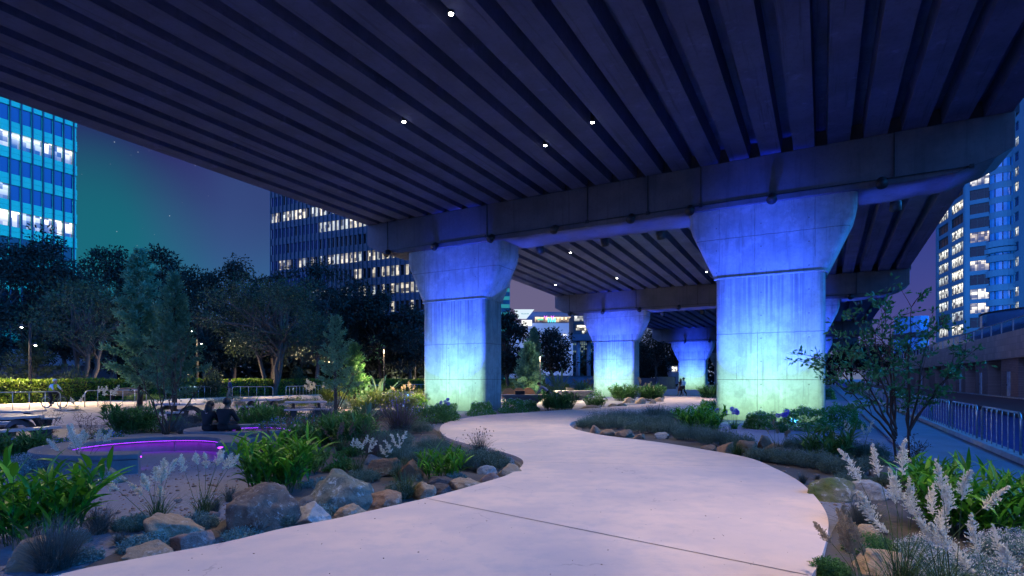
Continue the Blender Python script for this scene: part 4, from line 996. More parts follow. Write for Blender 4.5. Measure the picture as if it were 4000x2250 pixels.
for px, pyb, pyt, w_, lb in ((1480, 1585, 1450, 130, 'tall grey green paddle leaved plant beside the smaller lit column'), (1420, 1590, 1485, 130, 'grey green paddle leaved plant above the daisies'), (1440, 1650, 1560, 120, 'low arching paddle leaved plant in front of the daisies'), (2185, 1545, 1437, 120, 'warm lit paddle leaved plant behind the conical tables'), (2270, 1540, 1485, 90, 'low green paddle leaved plant by the blue wall')):
    put(k_paddle, 'paddle_plant', 'plant', lb, px, pyb, pyt, w_, n=18, lw=.24 if pyb < 1600 else .14)
for px, pyb, pyt, w_, lb in ((190, 1730, 1575, 190, 'bare wispy twigs before the near picnic table'), (330, 1730, 1590, 170, 'bare wispy twigs with tiny leaves behind the loose white plumes'), (3575, 1800, 1700, 130, 'thin reddish weed stems at the walkway edge'), (1440, 1800, 1640, 200, 'tall thin bent dry stems among the grey shrubs')):
    put(k_twig, 'dry_stems', 'plant', lb, px, pyb, pyt, w_)
put(k_ginger, GI, 'plant', 'dark strap leaved plant in the shade of the second row of columns', 2770, 1560, 1505, 90, m=L_DARKBROAD, dens=1.5)
put(k_tuft, FES, 'grass', 'warm lit fountain grass around the feathery conifer', 2040, 1530, 1430, 160, n=500, m=L_YEL, bw=.04)

# infill between the named plants
rf = np.random.default_rng(12)
FILL = [(1050, 1640), (1150, 1632), (1260, 1640), (1300, 1680), (1180, 1690), (1100, 1720), (1280, 1740), (1420, 1680), (1500, 1640), (1380, 1660), (1470, 1730), (1540, 1750), (1250, 1800), (1120, 1790), (1050, 1830), (1200, 1850), (1330, 1840), (1620, 1690), (1580, 1640), (1390, 1780)]
for i, (px, py) in enumerate(FILL):
    fn = (k_ginger, k_bush, k_lav)[i % 3]; kw = (dict(m=L_DARKBROAD, dens=1.2), dict(m=L_DARKBROAD, n=900, leaf=.07), dict(m=L_LAV if i % 2 else L_LAVB))[i % 3]
    put(fn, ('broadleaf_plant', 'leafy_shrub', 'lavender_shrub')[i % 3], 'plant', ('dark broad leaved filler plant', 'small dark leafy filler shrub', 'low grey filler shrub')[i % 3] + ' in the dense bed between the seated couple and the footpath', px, py, py - rf.uniform(45, 75), rf.uniform(110, 170), ('broad leaved fillers', 'leafy shrub fillers', 'grey shrub fillers')[i % 3] + ' of the dense bed', **kw)
for i, (px, py) in enumerate(((1350, 1590), (1420, 1610), (1500, 1605), (1570, 1615), (1640, 1600), (1300, 1585))):
    put(k_ginger, 'broadleaf_plant', 'plant', 'glowing yellow green leafy plant in the warm lit strip beside the smaller lit column', px, py, py - rf.uniform(50, 85), rf.uniform(80, 130), 'warm lit leafy plants', m=L_YEL, dens=1.3)
for i, (px, py) in enumerate(((1980, 1530), (2080, 1540), (2140, 1535), (2210, 1530), (2290, 1535), (2030, 1545), (2110, 1525))):
    put(k_bush, 'leafy_shrub', 'shrub', 'golden green lit shrub in the planting behind the conical tables', px, py, py - rf.uniform(30, 50), rf.uniform(70, 110), 'golden lit shrubs behind the tables', m=L_YEL, n=700, leaf=.2)
for i, (px, py) in enumerate(((2440, 1640), (2560, 1632), (2640, 1640), (2360, 1655), (2480, 1655), (3120, 1760), (3250, 1760), (3420, 1830), (3330, 1900), (3500, 1900))):
    put(k_lav, 'lavender_shrub', 'shrub', 'loose grey green filler shrub in the bed along the right hand rim of the footpath'.replace('right hand ', 'far '), px, py, py - rf.uniform(35, 55), rf.uniform(120, 170), 'filler shrubs along the far rim', n=700)

for i, (px, py) in enumerate(((330, 2190), (470, 2130), (520, 2070), (690, 2080), (880, 2095), (1090, 2060), (1260, 2010), (1420, 1975), (1560, 1950), (1780, 1880), (1860, 1845), (1930, 1830), (1240, 1900), (900, 1960), (250, 2020), (300, 2120), (840, 2000), (1420, 1880), (1500, 1830))):
    fn, kw = ((k_sedum, dict(n=260)), (k_tuft, dict(n=260)), (k_lav, dict(n=500)))[i % 3]
    put(fn, ('sedum_patch', 'fescue_tuft', 'lavender_shrub')[i % 3], 'plant', ('small succulent clump', 'small blue grey grass tuft', 'small fine leaved grey shrub')[i % 3] + ' squeezed between the boulders along the near path edge', px, py, py - rf.uniform(35, 60), rf.uniform(80, 150), ('succulents', 'tufts', 'grey shrubs')[i % 3] + ' between the near boulders', **kw)

# ================================================================== BOULDERS
def rock_mat(name, c1, c2, c3, scale=3):
    m, nt, b = _nodes(name)
    v = coords(nt); n1 = noi(nt, v, scale, 8, .62); n2 = noi(nt, v, scale * 7, 8, .7); n3 = noi(nt, v, scale * 1.7, 5, .7)
    sp = vor(nt, v, scale * 12)
    col = mix(nt, sstep(nt, n1, .38, .62), c1, c2)
    col = mix(nt, mth(nt, 'MULTIPLY', sstep(nt, n3, .52, .66), sstep(nt, n2, .4, .58)), col, c3)
    col = mix(nt, mth(nt, 'MULTIPLY', sstep(nt, n2, .55, .72), .7), col, tuple(x * .3 for x in c1))
    nt.links.new(col, b.inputs['Base Color']); b.inputs['Roughness'].default_value = .85; b.inputs['Specular IOR Level'].default_value = .25
    bump(nt, b, mth(nt, 'ADD', n2, mth(nt, 'MULTIPLY', n1, .8)), .8, .03)
    return m
RK = dict(tan=rock_mat('tan_stone', (.33, .235, .145), (.25, .185, .12), (.4, .34, .27)), grey=rock_mat('grey_stone', (.16, .155, .14), (.1, .1, .095), (.32, .33, .3)),
          orange=rock_mat('orange_stone', (.27, .165, .10), (.2, .13, .085), (.34, .27, .2)), lichen=rock_mat('lichen_stone', (.10, .12, .095), (.17, .17, .13), (.40, .44, .39), 3.2),
          dark=rock_mat('dark_stone', (.05, .045, .045), (.08, .065, .06), (.15, .14, .13)), rust=rock_mat('rust_stone', (.2, .1, .055), (.12, .08, .05), (.3, .24, .15)),
          moss=rock_mat('mossy_stone', (.09, .11, .025), (.14, .14, .1), (.42, .43, .4), 2.6), pebbly=rock_mat('pebbly_stone', (.16, .12, .09), (.10, .075, .06), (.38, .34, .3), 8),
          pink=rock_mat('pinkish_stone', (.24, .16, .13), (.2, .14, .12), (.32, .27, .24)), pale=rock_mat('pale_stone', (.33, .31, .28), (.26, .25, .22), (.45, .45, .42)))
def boulder(label, px, pyb, wpx, hpx, mk, facets=8, group=None, dr=.8, name='boulder', rough=.075):
    p = G(px, pyb, GZ); w, h = wpx / F * p[1], hpx / F * p[1]
    SEED[0] += 1; rr = random.Random(SEED[0] * 7)
    bm = bmesh.new(); bmesh.ops.create_icosphere(bm, subdivisions=5 if wpx > 120 else 4, radius=1)
    pl = []
    for _ in range(int(facets * 2.2)):
        n = Vector((rr.gauss(0, 1), rr.gauss(0, 1), rr.gauss(.2, .8))).normalized(); pl.append((n, rr.uniform(.5, .84)))
    off = Vector((rr.uniform(0, 50), rr.uniform(0, 50), 0))
    for v in bm.verts:
        c = v.co.copy()
        c *= 1 + .16 * noise.noise(c * 1.1 + off)
        for n, d in pl:
            q = c.dot(n) - d
            if q > 0: c -= n * q * .9
        f = noise.fractal(c * 2.6 + off, 1, 2, 5)
        c *= 1 + rough * 1.6 * f
        if mk == 'pebbly':
            d_ = noise.voronoi(c * 5.5 + off)[0]; c *= 1.0 + .10 * max(0, .45 - d_[0])
        v.co = c
    xs = [v.co.x for v in bm.verts]; zs = [v.co.z for v in bm.verts]
    sx = w / (max(xs) - min(xs)); zmax = max(zs)
    for v in bm.verts:
        v.co.x *= sx; v.co.y *= sx * dr; v.co.z = v.co.z * (h * .80 / zmax) + h * .16
    me = bpy.data.meshes.new(name); bm.to_mesh(me); bm.free()
    me.polygons.foreach_set('use_smooth', np.ones(len(me.polygons), bool)); me.materials.append(RK[mk])
    o = link(name, me); o.location = (p[0], p[1] + w * dr * .42, p[2]); 
    return tag(o, label, 'boulder', group)
for a in (
    ('rounded tan grey boulder in front of the white plumes on the gravel', 620, 2120, 235, 100, 'tan', 4), ('low purplish brown boulder touching the path edge', 712, 2158, 190, 76, 'pink', 3),
    ('small smooth brown stone wedged at the path edge', 835, 2133, 66, 34, 'dark', 1), ('tan boulder half hidden by the large spiky tuft', 100, 2240, 240, 130, 'tan', 4),
    ('flat tan rock along the path edge beside the succulent patch', 550, 2196, 210, 66, 'tan', 5), ('mossy dark boulder in front of the bench ring', 372, 1892, 180, 66, 'lichen', 6),
    ('pebbly brown conglomerate boulder, tallest of the rocks at the path', 985, 2086, 310, 190, 'pebbly', 9), ('pale grey boulder leaning on the lichen slab at the path edge', 1190, 2066, 220, 92, 'pale', 5),
    ('small peaked grey rock between the pebbly boulder and the lichen slab', 1185, 1996, 104, 60, 'grey', 6), ('big grey green slab covered in lichen, broadest rock by the path', 1300, 2004, 390, 160, 'lichen', 10),
    ('smooth oval tan stone at the path edge below the lichen slab', 1358, 2032, 128, 58, 'tan', 0), ('smooth orange tan boulder at the path edge beyond the lichen slab', 1500, 1996, 165, 76, 'orange', 1),
    ('rust coloured pitted rock behind the lichen slab', 1475, 1868, 180, 74, 'rust', 8), ('yellowish pitted rock next to the rust coloured one', 1600, 1884, 110, 90, 'rust', 7),
    ('dark grey rock behind the rust coloured rock', 1455, 1822, 110, 44, 'grey', 7), ('brown wedge shaped rock beside the dark drooping tuft', 1655, 1954, 104, 70, 'tan', 7),
    ('dark broken flat rock on top of the path side group', 1722, 1912, 130, 50, 'dark', 9), ('dark split rock at the path edge beside the brown wedge', 1718, 1944, 124, 48, 'dark', 9),
    ('long brownish grey rock below the small bright green clump', 1815, 1918, 155, 46, 'tan', 5), ('pinkish flat stone where the path bends', 1912, 1888, 84, 40, 'pink', 4),
    ('pale square stone in the tip of the first bend', 1902, 1856, 84, 36, 'pale', 4), ('yellowish round stone in the tip of the first bend', 1990, 1864, 100, 50, 'tan', 3),
    ('grey upright stone behind the yellowish one in the bend', 1982, 1826, 68, 42, 'grey', 6),
    ('small orange stone at the start of the orange group by the path', 2781, 1768, 62, 30, 'orange', 4), ('blocky orange boulder next to the dark round tuft', 2845, 1778, 68, 52, 'orange', 7),
    ('orange brown boulder behind the dark round tuft', 2932, 1774, 100, 56, 'orange', 6), ('pointed orange boulder in front of the tan plumes', 3003, 1756, 64, 58, 'orange', 7), ('low orange boulder under the tan plumes', 3042, 1772, 82, 40, 'orange', 5),
    ('mossy green and white boulder at the rim of the footpath', 3270, 1962, 200, 90, 'moss', 6), ('pale speckled slab behind the mossy boulder', 3430, 1960, 190, 80, 'pale', 6),
    ('tan boulder under the tall white plumes', 3418, 2118, 116, 62, 'tan', 4), ('sandy yellow rock at the picture corner under the plumes', 3480, 2252, 220, 80, 'tan', 3),
    ('dark tan rock under the light green leafy clump', 3480, 1868, 110, 46, 'grey', 5), ('dark stone at the open end of the bench ring', 925, 1782, 70, 56, 'dark', 6), ('dark stone among brown plumes near the bench ring', 1035, 1772, 90, 52, 'dark', 6)):
    lb, px, pyb, w_, h_, mk, fc = a
    boulder(lb, px, pyb, w_, h_, mk, fc)
for px, pyb, w_, h_ in ((2326, 1694, 48, 34), (2387, 1706, 76, 30), (2442, 1710, 80, 34), (2502, 1717, 52, 24), (2592, 1716, 60, 28), (2258, 1684, 34, 14)):
    boulder('sandstone boulder edging the lavender row inside the footpath bend', px, pyb, w_, h_, 'orange' if px % 4 else 'pale', 5, 'sandstone edging of the lavender row')
for px, pyb, w_, h_ in ((2461, 1574, 48, 24), (2504, 1577, 46, 26), (2553, 1582, 28, 22), (2582, 1574, 40, 24), (2310, 1600, 86, 18), (2398, 1592, 40, 16), (2428, 1592, 44, 18)):
    boulder('rounded tan boulder edging the planted island under the overpass', px, pyb, w_, h_, 'tan', 4, 'boulders edging the island under the overpass')
for px, pyb, w_, h_ in ((922, 1588, 52, 22), (957, 1594, 44, 18), (1040, 1582, 60, 18), (1085, 1577, 50, 22), (1124, 1573, 48, 18), (280, 1606, 60, 8), (1505, 1580, 60, 12)):
    boulder('low buff rock lying on the sandy court between the picnic tables and the barriers', px, pyb, w_, h_, 'tan', 5, 'buff rocks on the sandy court')
for px, pyb, w_, h_ in ((2121, 1562, 74, 22), (1980, 1556, 26, 12)):
    boulder('pale rock beside the conical concrete table', px, pyb, w_, h_, 'pale', 5, 'pale rocks by the conical table')
# loose pebbles scattered over the gravel court, built of real stones
rg = np.random.default_rng(77); pb = MB(); pb.smooth = True
ico = bmesh.new(); bmesh.ops.create_icosphere(ico, subdivisions=1, radius=1); iv = np.array([v.co[:] for v in ico.verts]); ifc = np.array([[v.index for v in f.verts] for f in ico.faces]); ico.free()
for i in range(1500):
    px, py = (rg.uniform(280, 1000), rg.uniform(1800, 2080)) if i < 700 else ((rg.uniform(2950, 3560), rg.uniform(1700, 1990)) if i < 1200 else (rg.uniform(1480, 1800), rg.uniform(1650, 1720)))
    p = np.array(G(px, py, GZ)); s = rg.gamma(2.2, .006) + .004
    pb.add(iv * (s * rg.uniform(.7, 1.3), s * rg.uniform(.7, 1.3), s * .55) + p + (0, 0, s * .2), ifc)
tag(pb.build('pebbles', RK['pink']), kind='stuff')

# fallen leaves on the footpath and gravel
rg = np.random.default_rng(31); ll = MB(); Q = []
for i in range(80):
    px, py = rg.uniform(700, 3150), 1640 + 610 * rg.uniform(0, 1) ** .7
    Q.append(np.array(G(px, py, .004)))
Q = np.array(Q); D_ = np.stack([rg.normal(size=len(Q)), rg.normal(size=len(Q)), rg.uniform(0, .25, len(Q))], -1)
cards(ll, rg, Q, D_, rg.uniform(.010, .028, len(Q)), .008); tag(ll.build('leaf_litter', L_DRY), kind='stuff')
# ================================================================== TREES
BARK = M('bark', (.06, .043, .034), (.035, .027, .02), 6, .9, .6, stretch=(3, 3, .6))
BARK_R = M('red_bark', (.10, .045, .03), (.06, .03, .022), 9, .75, .3, stretch=(3, 3, .8))
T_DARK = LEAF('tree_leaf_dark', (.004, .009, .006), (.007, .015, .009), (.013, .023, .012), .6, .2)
T_OLIVE = LEAF('tree_leaf_olive', (.018, .03, .014), (.04, .056, .019), (.07, .085, .03), .55, .25)
T_CONI = LEAF('conifer_needle', (.07, .19, .11), (.12, .27, .15), (.2, .36, .18), .6, .25)
T_YOUNG = LEAF('young_leaf', (.05, .15, .05), (.09, .23, .07), (.16, .3, .09), .4, .35)
T_BLUE = LEAF('gum_leaf', (.03, .06, .04), (.05, .09, .055), None, .5, .25)
def limb(mb, rng, a, b, r0, r1, n=6, wob=.06, seg=8):
    a, b = np.array(a, float), np.array(b, float); L = np.linalg.norm(b - a); t = np.linspace(0, 1, n)[:, None]
    P = a + (b - a) * t; P[:, 2] += (np.sin(t[:, 0] * math.pi) * L * .05)
    P[1:-1] += rng.normal(0, wob * L / 3, (n - 2, 3)); mb.tube(P, np.linspace(r0, r1, n), seg, False)
    return P
def broadleaf(name, label, loc, H, W, bot, seed, m=T_DARK, nl=6500, leaf=.34, trunk_r=.2, multi=1, ncl=46, group=None, spread=.55, bark=None, top=1.0):
    rng = np.random.default_rng(seed); root = thing(name, label, 'tree', loc, 0, group)
    tr = MB(); tr.smooth = True; cr = MB(); bark = bark or BARK
    zc, hz = (H + bot) / 2, (H - bot) / 2
    d = unit(rng.normal(size=(ncl, 3))); rad = rng.uniform(.25, 1, ncl) ** .45
    c = d * rad[:, None] * np.array((W / 2, W / 2, hz)); c[:, 2] += zc
    # narrower and rougher towards the top
    k = np.clip((c[:, 2] - zc) / hz, 0, 1); c[:, :2] *= (1 - .35 * k * top)[:, None]
    c += rng.normal(0, .06, c.shape) * np.array((W, W, H * .4))
    fork = []
    for q in range(multi):
        a = 2 * math.pi * q / max(1, multi) + rng.uniform(0, 1); off = np.array((math.cos(a), math.sin(a), 0))
        base = off * (.0 if multi == 1 else trunk_r * 1.3); topp = off * (0 if multi == 1 else W * .14) + (rng.normal(0, .03 * H), rng.normal(0, .03 * H), bot + (H - bot) * .28)
        P = limb(tr, rng, base, topp, trunk_r / (1 if multi == 1 else 1.5), trunk_r * .55, 8, .03, 10); fork.append(P)
        limb(tr, rng, P[-1], (P[-1][0], P[-1][1], bot + (H - bot) * .8), trunk_r * .5, trunk_r * .12, 6, .05, 6)
    for i in range(ncl):
        P = fork[i % len(fork)]; a = P[rng.integers(max(2, len(P) - 4), len(P))]
        limb(tr, rng, a, c[i], trunk_r * .34, .02, 6, .05, 5)
    tr.build('trunk', bark, root)
    s = rng.integers(0, ncl, nl); sg = spread * (W / 6) ** .6 * rng.uniform(.6, 1.3, ncl)
    v = unit(rng.normal(size=(nl, 3))) * (rng.uniform(0, 1, nl) ** .5)[:, None]
    P = c[s] + v * (sg[s] * 1.35)[:, None] * (1, 1, .72)
    cards(cr, rng, P, v + rng.normal(0, .5, (nl, 3)) + (0, 0, -.15), rng.uniform(.6, 1.3, nl) * leaf, leaf * .5)
    cr.build('crown', m, root)
    return root
def conifer(name, label, loc, H, W, seed, m=T_CONI, n=46, bot=.12, dens=30, card=.2, group=None):
    rng = np.random.default_rng(seed); root = thing(name, label, 'tree', loc, 0, group)
    tr = MB(); tr.smooth = True; cr = MB()
    P = limb(tr, rng, (0, 0, 0), (0, 0, H), .016 * H + .02, .012, 12, .01)
    for i in range(n):
        f = i / (n - 1); z = H * (bot + (1 - bot) * f ** .9) - .02; L = W / 2 * (1 - f) ** .75 * rng.uniform(.6, 1.15) + .1
        a = i * 2.4 + rng.uniform(-.4, .4); up = rng.uniform(.1, .5) + .5 * f
        tip = np.array((math.cos(a) * L, math.sin(a) * L, z + L * up)); base = np.array((0, 0, z - .1))
        B = limb(tr, rng, base, tip, .02 * H / 8 + .004, .004, 5, .05, 4)
        nn = int(dens * (L / (W / 2)) + 12); t = rng.uniform(.15, 1.05, nn)
        q = base + (tip - base) * t[:, None] + rng.normal(0, 1, (nn, 3)) * (np.array((.13, .13, .05)) * L * .8 * (1.1 - .5 * t[:, None]))
        dd = (tip - base) / L * .8 + rng.normal(0, .55, (nn, 3)); q2 = np.repeat(q, 4, 0) + rng.normal(0, card * .25, (nn * 4, 3))
        cards(cr, rng, q2, np.repeat(dd, 4, 0) + rng.normal(0, .5, (nn * 4, 3)), rng.uniform(.7, 1.3, nn * 4) * card, card * .26)
    tr.build('trunk', BARK, root); cr.build('crown', m, root)
    return root
def sapling(name, label, loc, stems_, seed, m, leaf=.075, per=16, bark=BARK_R, r0=.026):
    """thin many-stemmed young tree: stems_ = list of (tip x,y,z); leaves in pairs along fine twigs"""
    rng = np.random.default_rng(seed); root = thing(name, label, 'tree', loc, 0); tr = MB(); tr.smooth = True; cr = MB()
    P0, D0 = [], []
    for base, tip, nb in stems_:
        P = limb(tr, rng, base, tip, r0, .006, 9, .035, 7); L = np.linalg.norm(np.array(tip) - base)
        for b in range(nb):
            j = rng.integers(3, 9); a = P[j]; dd = unit(unit(P[j] - P[j - 1]) + rng.normal(0, .55, 3)); l = L * rng.uniform(.1, .26)
            B = limb(tr, rng, a, a + dd * l, .008, .003, 5, .06, 4)
            for k in range(5):
                f = rng.uniform(.25, 1.02); q = a + (B[-1] - a) * f; d2 = unit(dd + rng.normal(0, .7, 3)); l2 = rng.uniform(.1, .28) * l + .07
                tr.tube([q, q + d2 * l2], .002, 3, False)
                for u in np.linspace(.3, 1, max(2, per // 4)):
                    P0.append(q + d2 * l2 * u); D0.append(d2 * .6 + rng.normal(0, .6, 3))
    P0, D0 = np.array(P0), np.array(D0); n = len(P0)
    tr.build('trunk', bark, root)
    cards(cr, rng, P0, D0, rng.uniform(.6, 1.25, n) * leaf, leaf * .5); cr.build('crown', m, root)
    return root
def tree_px(fn, name, label, px, y, top, wpx, seed, bot_py=None, **kw):
    H = EYE + (HY - top) * y / F - GZ; W = wpx * y / F
    if fn is broadleaf: return fn(name, label, AT(px, y, GZ), H, W, (EYE + (HY - bot_py) * y / F) if bot_py else H * .3, seed, **kw)
    return fn(name, label, AT(px, y, GZ), H, W, seed, **kw)
TB = 'broadleaf_tree'
BG = ((-80, 60, 830, 420 , 1440, 'great dark tree covering the foot of the cyan office block at the picture edge'), (130, 64, 850, 330, 1440, 'dark tree in front of the cyan office block, beside the bare sky'),
      (265, 70, 1030, 260, 1440, 'dark tree under the corner of the cyan office block'), (430, 76, 965, 280, 1440, 'dark tree below the teal sky between the office block and the conifers'),
      (610, 78, 955, 300, 1440, 'tall dark round crowned tree below the dark purple sky'), (790, 80, 1035, 260, 1440, 'dark tree with an uneven top beside the tall dark round crown'),
      (915, 82, 1010, 250, 1440, 'dark tree just short of the dark office tower'), (1060, 86, 1060, 220, 1440, 'dark tree at the foot of the tower corner'),
      (1235, 78, 1010, 270, 1440, 'tall dark tree standing before the lit rows of the office tower'), (1370, 84, 1090, 240, 1440, 'dark tree below the lit rows of the office tower'),
      (1490, 82, 1150, 220, 1440, 'dark tree with bluish gaps between tower and lit column'), (1600, 80, 1195, 200, 1440, 'dark tree touching the smaller lit column'))
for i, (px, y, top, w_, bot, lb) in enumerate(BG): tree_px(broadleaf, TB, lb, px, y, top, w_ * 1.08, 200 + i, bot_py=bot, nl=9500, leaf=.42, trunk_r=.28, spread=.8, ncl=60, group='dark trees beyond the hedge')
tree_px(broadleaf, TB, 'spreading many limbed tree behind the hedge, its bare branches showing', 335, 54, 1110, 440, 221, bot_py=1385, m=T_OLIVE, nl=6500, leaf=.3, trunk_r=.34, multi=3, ncl=44, spread=.75)
tree_px(broadleaf, TB, 'large round olive green tree with a forked pale trunk behind the hedge', 1060, 58, 1075, 470, 222, bot_py=1400, m=T_OLIVE, nl=11000, leaf=.27, trunk_r=.3, multi=4, ncl=70, spread=.8)
tree_px(conifer, 'conifer', 'taller conifer with a pointed top before the dark trees', 545, 34, 985, 230, 231, n=72, dens=60, card=.26)
tree_px(conifer, 'conifer', 'shorter conifer beside the taller one, before the hedge', 680, 31, 1075, 215, 232, n=64, dens=56, card=.23)
tree_px(conifer, 'conifer', 'slim young conifer rising from the blue flowers beside the lit column', 1310, 27, 1245, 150, 233, n=40, dens=20, card=.16, bot=.25)
tree_px(conifer, 'conifer', 'bright leafed young tree right behind the slim conifer', 1385, 33, 1350, 110, 234, n=34, dens=24, card=.2, m=T_YOUNG, bot=.2)
tree_px(conifer, 'conifer', 'warm lit olive conifer near the first lamp post at the hedge', 130, 50, 1335, 220, 235, n=44, dens=30, card=.3, m=T_OLIVE, bot=.1)
tree_px(conifer, 'conifer', 'feathery conifer lit from below between the two nearer piers', 2065, 50, 1345, 120, 236, n=46, dens=34, card=.34, bot=.1)
tree_px(conifer, 'conifer', 'second pointed feathery conifer between the piers, set farther back', 2085, 58, 1290, 80, 237, n=40, dens=30, card=.34, bot=.1)
for i, (px, y, top, w_, lb) in enumerate(((300, 49, 1415, 110, 'round clipped bush behind the hedge under the many limbed tree'), (832, 52, 1415, 90, 'round clipped bush behind the hedge near the second lamp post'), (1170, 62, 1420, 120, 'bushy undergrowth behind the hedge at the foot of the olive tree'), (20, 47, 1430, 120, 'dim bush behind the hedge at the picture edge'), (720, 52, 1430, 90, 'warm lit bush behind the hedge beside the conifers'))):
    p = AT(px, y, GZ); h = EYE + (HY - top) * y / F - GZ; plant(k_bush(300 + i, h, w_ * y / F, m=T_OLIVE, n=2600, leaf=.2), 'round_bush', lb, 'shrub', p)
for i, (px, y, top, w_, bot, lb) in enumerate(((1985, 74, 1200, 130, 1470, 'dark tree right beside the shaded face of the smaller column'), (2150, 82, 1275, 175, 1475, 'dark rounded tree below the pale leisure complex'), (2560, 110, 1180, 190, 1475, 'dark tree between the middle and distant piers'), (2500, 118, 1290, 150, 1475, 'dark tree behind the middle pier'), (2640, 122, 1260, 170, 1475, 'dark tree behind the distant pier'), (2400, 100, 1350, 150, 1440, 'dark tree hidden behind the middle pier column'), (3330, 95, 1340, 170, 1450, 'dark tree at the end of the walkway under the overpass'), (3545, 150, 1370, 130, 1450, 'dark tree at the far end of the embankment wall'), (3430, 140, 1340, 140, 1450, 'dim tree at the far end of the canal'))):
    tree_px(broadleaf, TB, lb, px, y, top, w_, 240 + i, bot_py=bot, nl=4600, leaf=.42, trunk_r=.25, spread=.9, ncl=44)
# far wood that closes the view under the bridge
fw = MB(); rg = np.random.default_rng(9)
P = []
for i in range(120):
    px = rg.uniform(2250, 3250); y = rg.uniform(150, 170); c = np.array(AT(px, y, rg.uniform(1, 8))); P.append(c + rg.normal(0, 1.5, (90, 3)))
for i in range(260):
    px = rg.uniform(-700, 1960); y = rg.uniform(94, 104); c = np.array(AT(px, y, rg.uniform(0, 7.5))); P.append(c + rg.normal(0, 1.5, (90, 3)))
P = np.concatenate(P); cards(fw, rg, P, rg.normal(size=P.shape), 1.3, .8); tag(fw.build('woodland', T_DARK), kind='stuff')
# slender red-stemmed tree by the walkway
p = np.array(G(3502, 1806, GZ)); q = lambda px, py, dy=0.: tuple(np.array((((px - HX) / F) * (p[1] + dy) - p[0], dy, EYE + (HY - py) * (p[1] + dy) / F - GZ)))
st_ = [((0, 0, 0), q(3418, 1300, .3), 14), ((.0, .02, .5), q(3300, 1380, -.5), 12), ((.0, .0, .6), q(3205, 1400, .5), 12), ((-.02, 0, .75), q(3440, 1180, .7), 14), ((0, 0, .7), q(3340, 1250, -.2), 12), ((0, 0, .55), q(3480, 1330, .1), 11), ((-.03, 0, .45), q(3270, 1500, -.4), 10)]
sapling('young_tree', 'slender red stemmed young tree with airy leaves beside the walkway', tuple(p), st_, 61, T_YOUNG, .12, 14)
p = np.array(G(3552, 1792, GZ))
st_ = [((0, 0, 0), q(3530, 1360, .2), 14), ((0, 0, .55), q(3640, 1240, .6), 13), ((0, 0, .6), q(3770, 1390, .1), 13), ((.01, 0, .5), q(3560, 1200, -.3), 12), ((0, 0, .65), q(3700, 1480, -.3), 9)]
sapling('young_tree', 'second red stemmed young tree leaning towards the canal barriers', tuple(p), st_, 62, T_YOUNG, .12, 14)
# thin dark multi-stemmed tree beyond the bench ring
p = np.array(G(650, 1700, GZ))
st_ = [((-.1, 0, 0), q(540, 1455, .2), 9), ((-.05, 0, 0), q(640, 1370, 1), 11), ((.03, 0, 0), q(690, 1390, .2), 11), ((.06, 0, 0), q(730, 1350, .8), 9), ((.1, 0, .1), q(835, 1440, -.4), 8), ((0, 0, 0), q(600, 1400, -.5), 9)]
sapling('young_tree', 'thin dark many stemmed tree beyond the purple lit bench ring', tuple(p), st_, 63, T_BLUE, .07, 12, BARK)
p = np.array(G(1320, 1606, GZ))
sapling('young_tree', 'thin leaning sapling branching over the hedge beside the slim conifer', tuple(p), [((0, 0, 0), q(1460, 1350, .2), 8), ((0, 0, .3), q(1400, 1450, -.4), 7), ((0, 0, .2), q(1340, 1400, .4), 7)], 64, T_YOUNG, .16, 10, BARK)

# hedge: clipped box of small leaves
hg = np.random.default_rng(4); hb_ = MB(); n = 46000
ss = 8 + (hg.uniform(0, 1, n) ** 1.5) * 120; face = hg.uniform(0, 1, n)
HW, HH = 1.1, 1.58
tt = np.where(face < .62, HW / 2, hg.uniform(-HW / 2, HW / 2, n)); zz = np.where(face < .62, hg.uniform(0, HH, n), HH)
lump = .10 * np.sin(ss * 2.1) * np.sin(zz * 3 + ss) + .07 * np.sin(ss * 5.3 + zz * 4)
tt = -50.6 + tt + lump + hg.normal(0, .05, n); zz = GZ + zz * (1 + .03 * np.sin(ss * .9)) + hg.normal(0, .05, n)
P = np.stack([DS[0] * ss + DT[0] * tt, DS[1] * ss + DT[1] * tt, zz], -1)
out = np.where(face[:, None] < .62, np.array((DT[0], DT[1], .3)), np.array((0, 0, 1.)))
cards(hb_, hg, P, out * .7 + hg.normal(0, .6, (n, 3)), hg.uniform(.12, .22, n), .11)
hroot = thing('hedge', 'long clipped hedge lit yellow green along the sandy promenade', 'hedge')
hb_.build('foliage', LEAF('hedge_leaf', (.04, .085, .006), (.11, .165, .01), (.2, .25, .015), .5, .25), hroot)
hc = MB(); hc.add([ST(s, t, z) for s, t, z in ((8, -51.0, GZ), (8, -50.25, GZ), (128, -50.25, GZ), (128, -51.0, GZ), (8, -51.0, 1.38), (8, -50.25, 1.38), (128, -50.25, 1.38), (128, -51.0, 1.38))], np.array([(0, 3, 2, 1), (4, 5, 6, 7), (0, 1, 5, 4), (2, 3, 7, 6), (1, 2, 6, 5), (3, 0, 4, 7)]))
hc.build('branches', M('hedge_inner', (.02, .025, .008), None, 5, .9, .5), hroot)

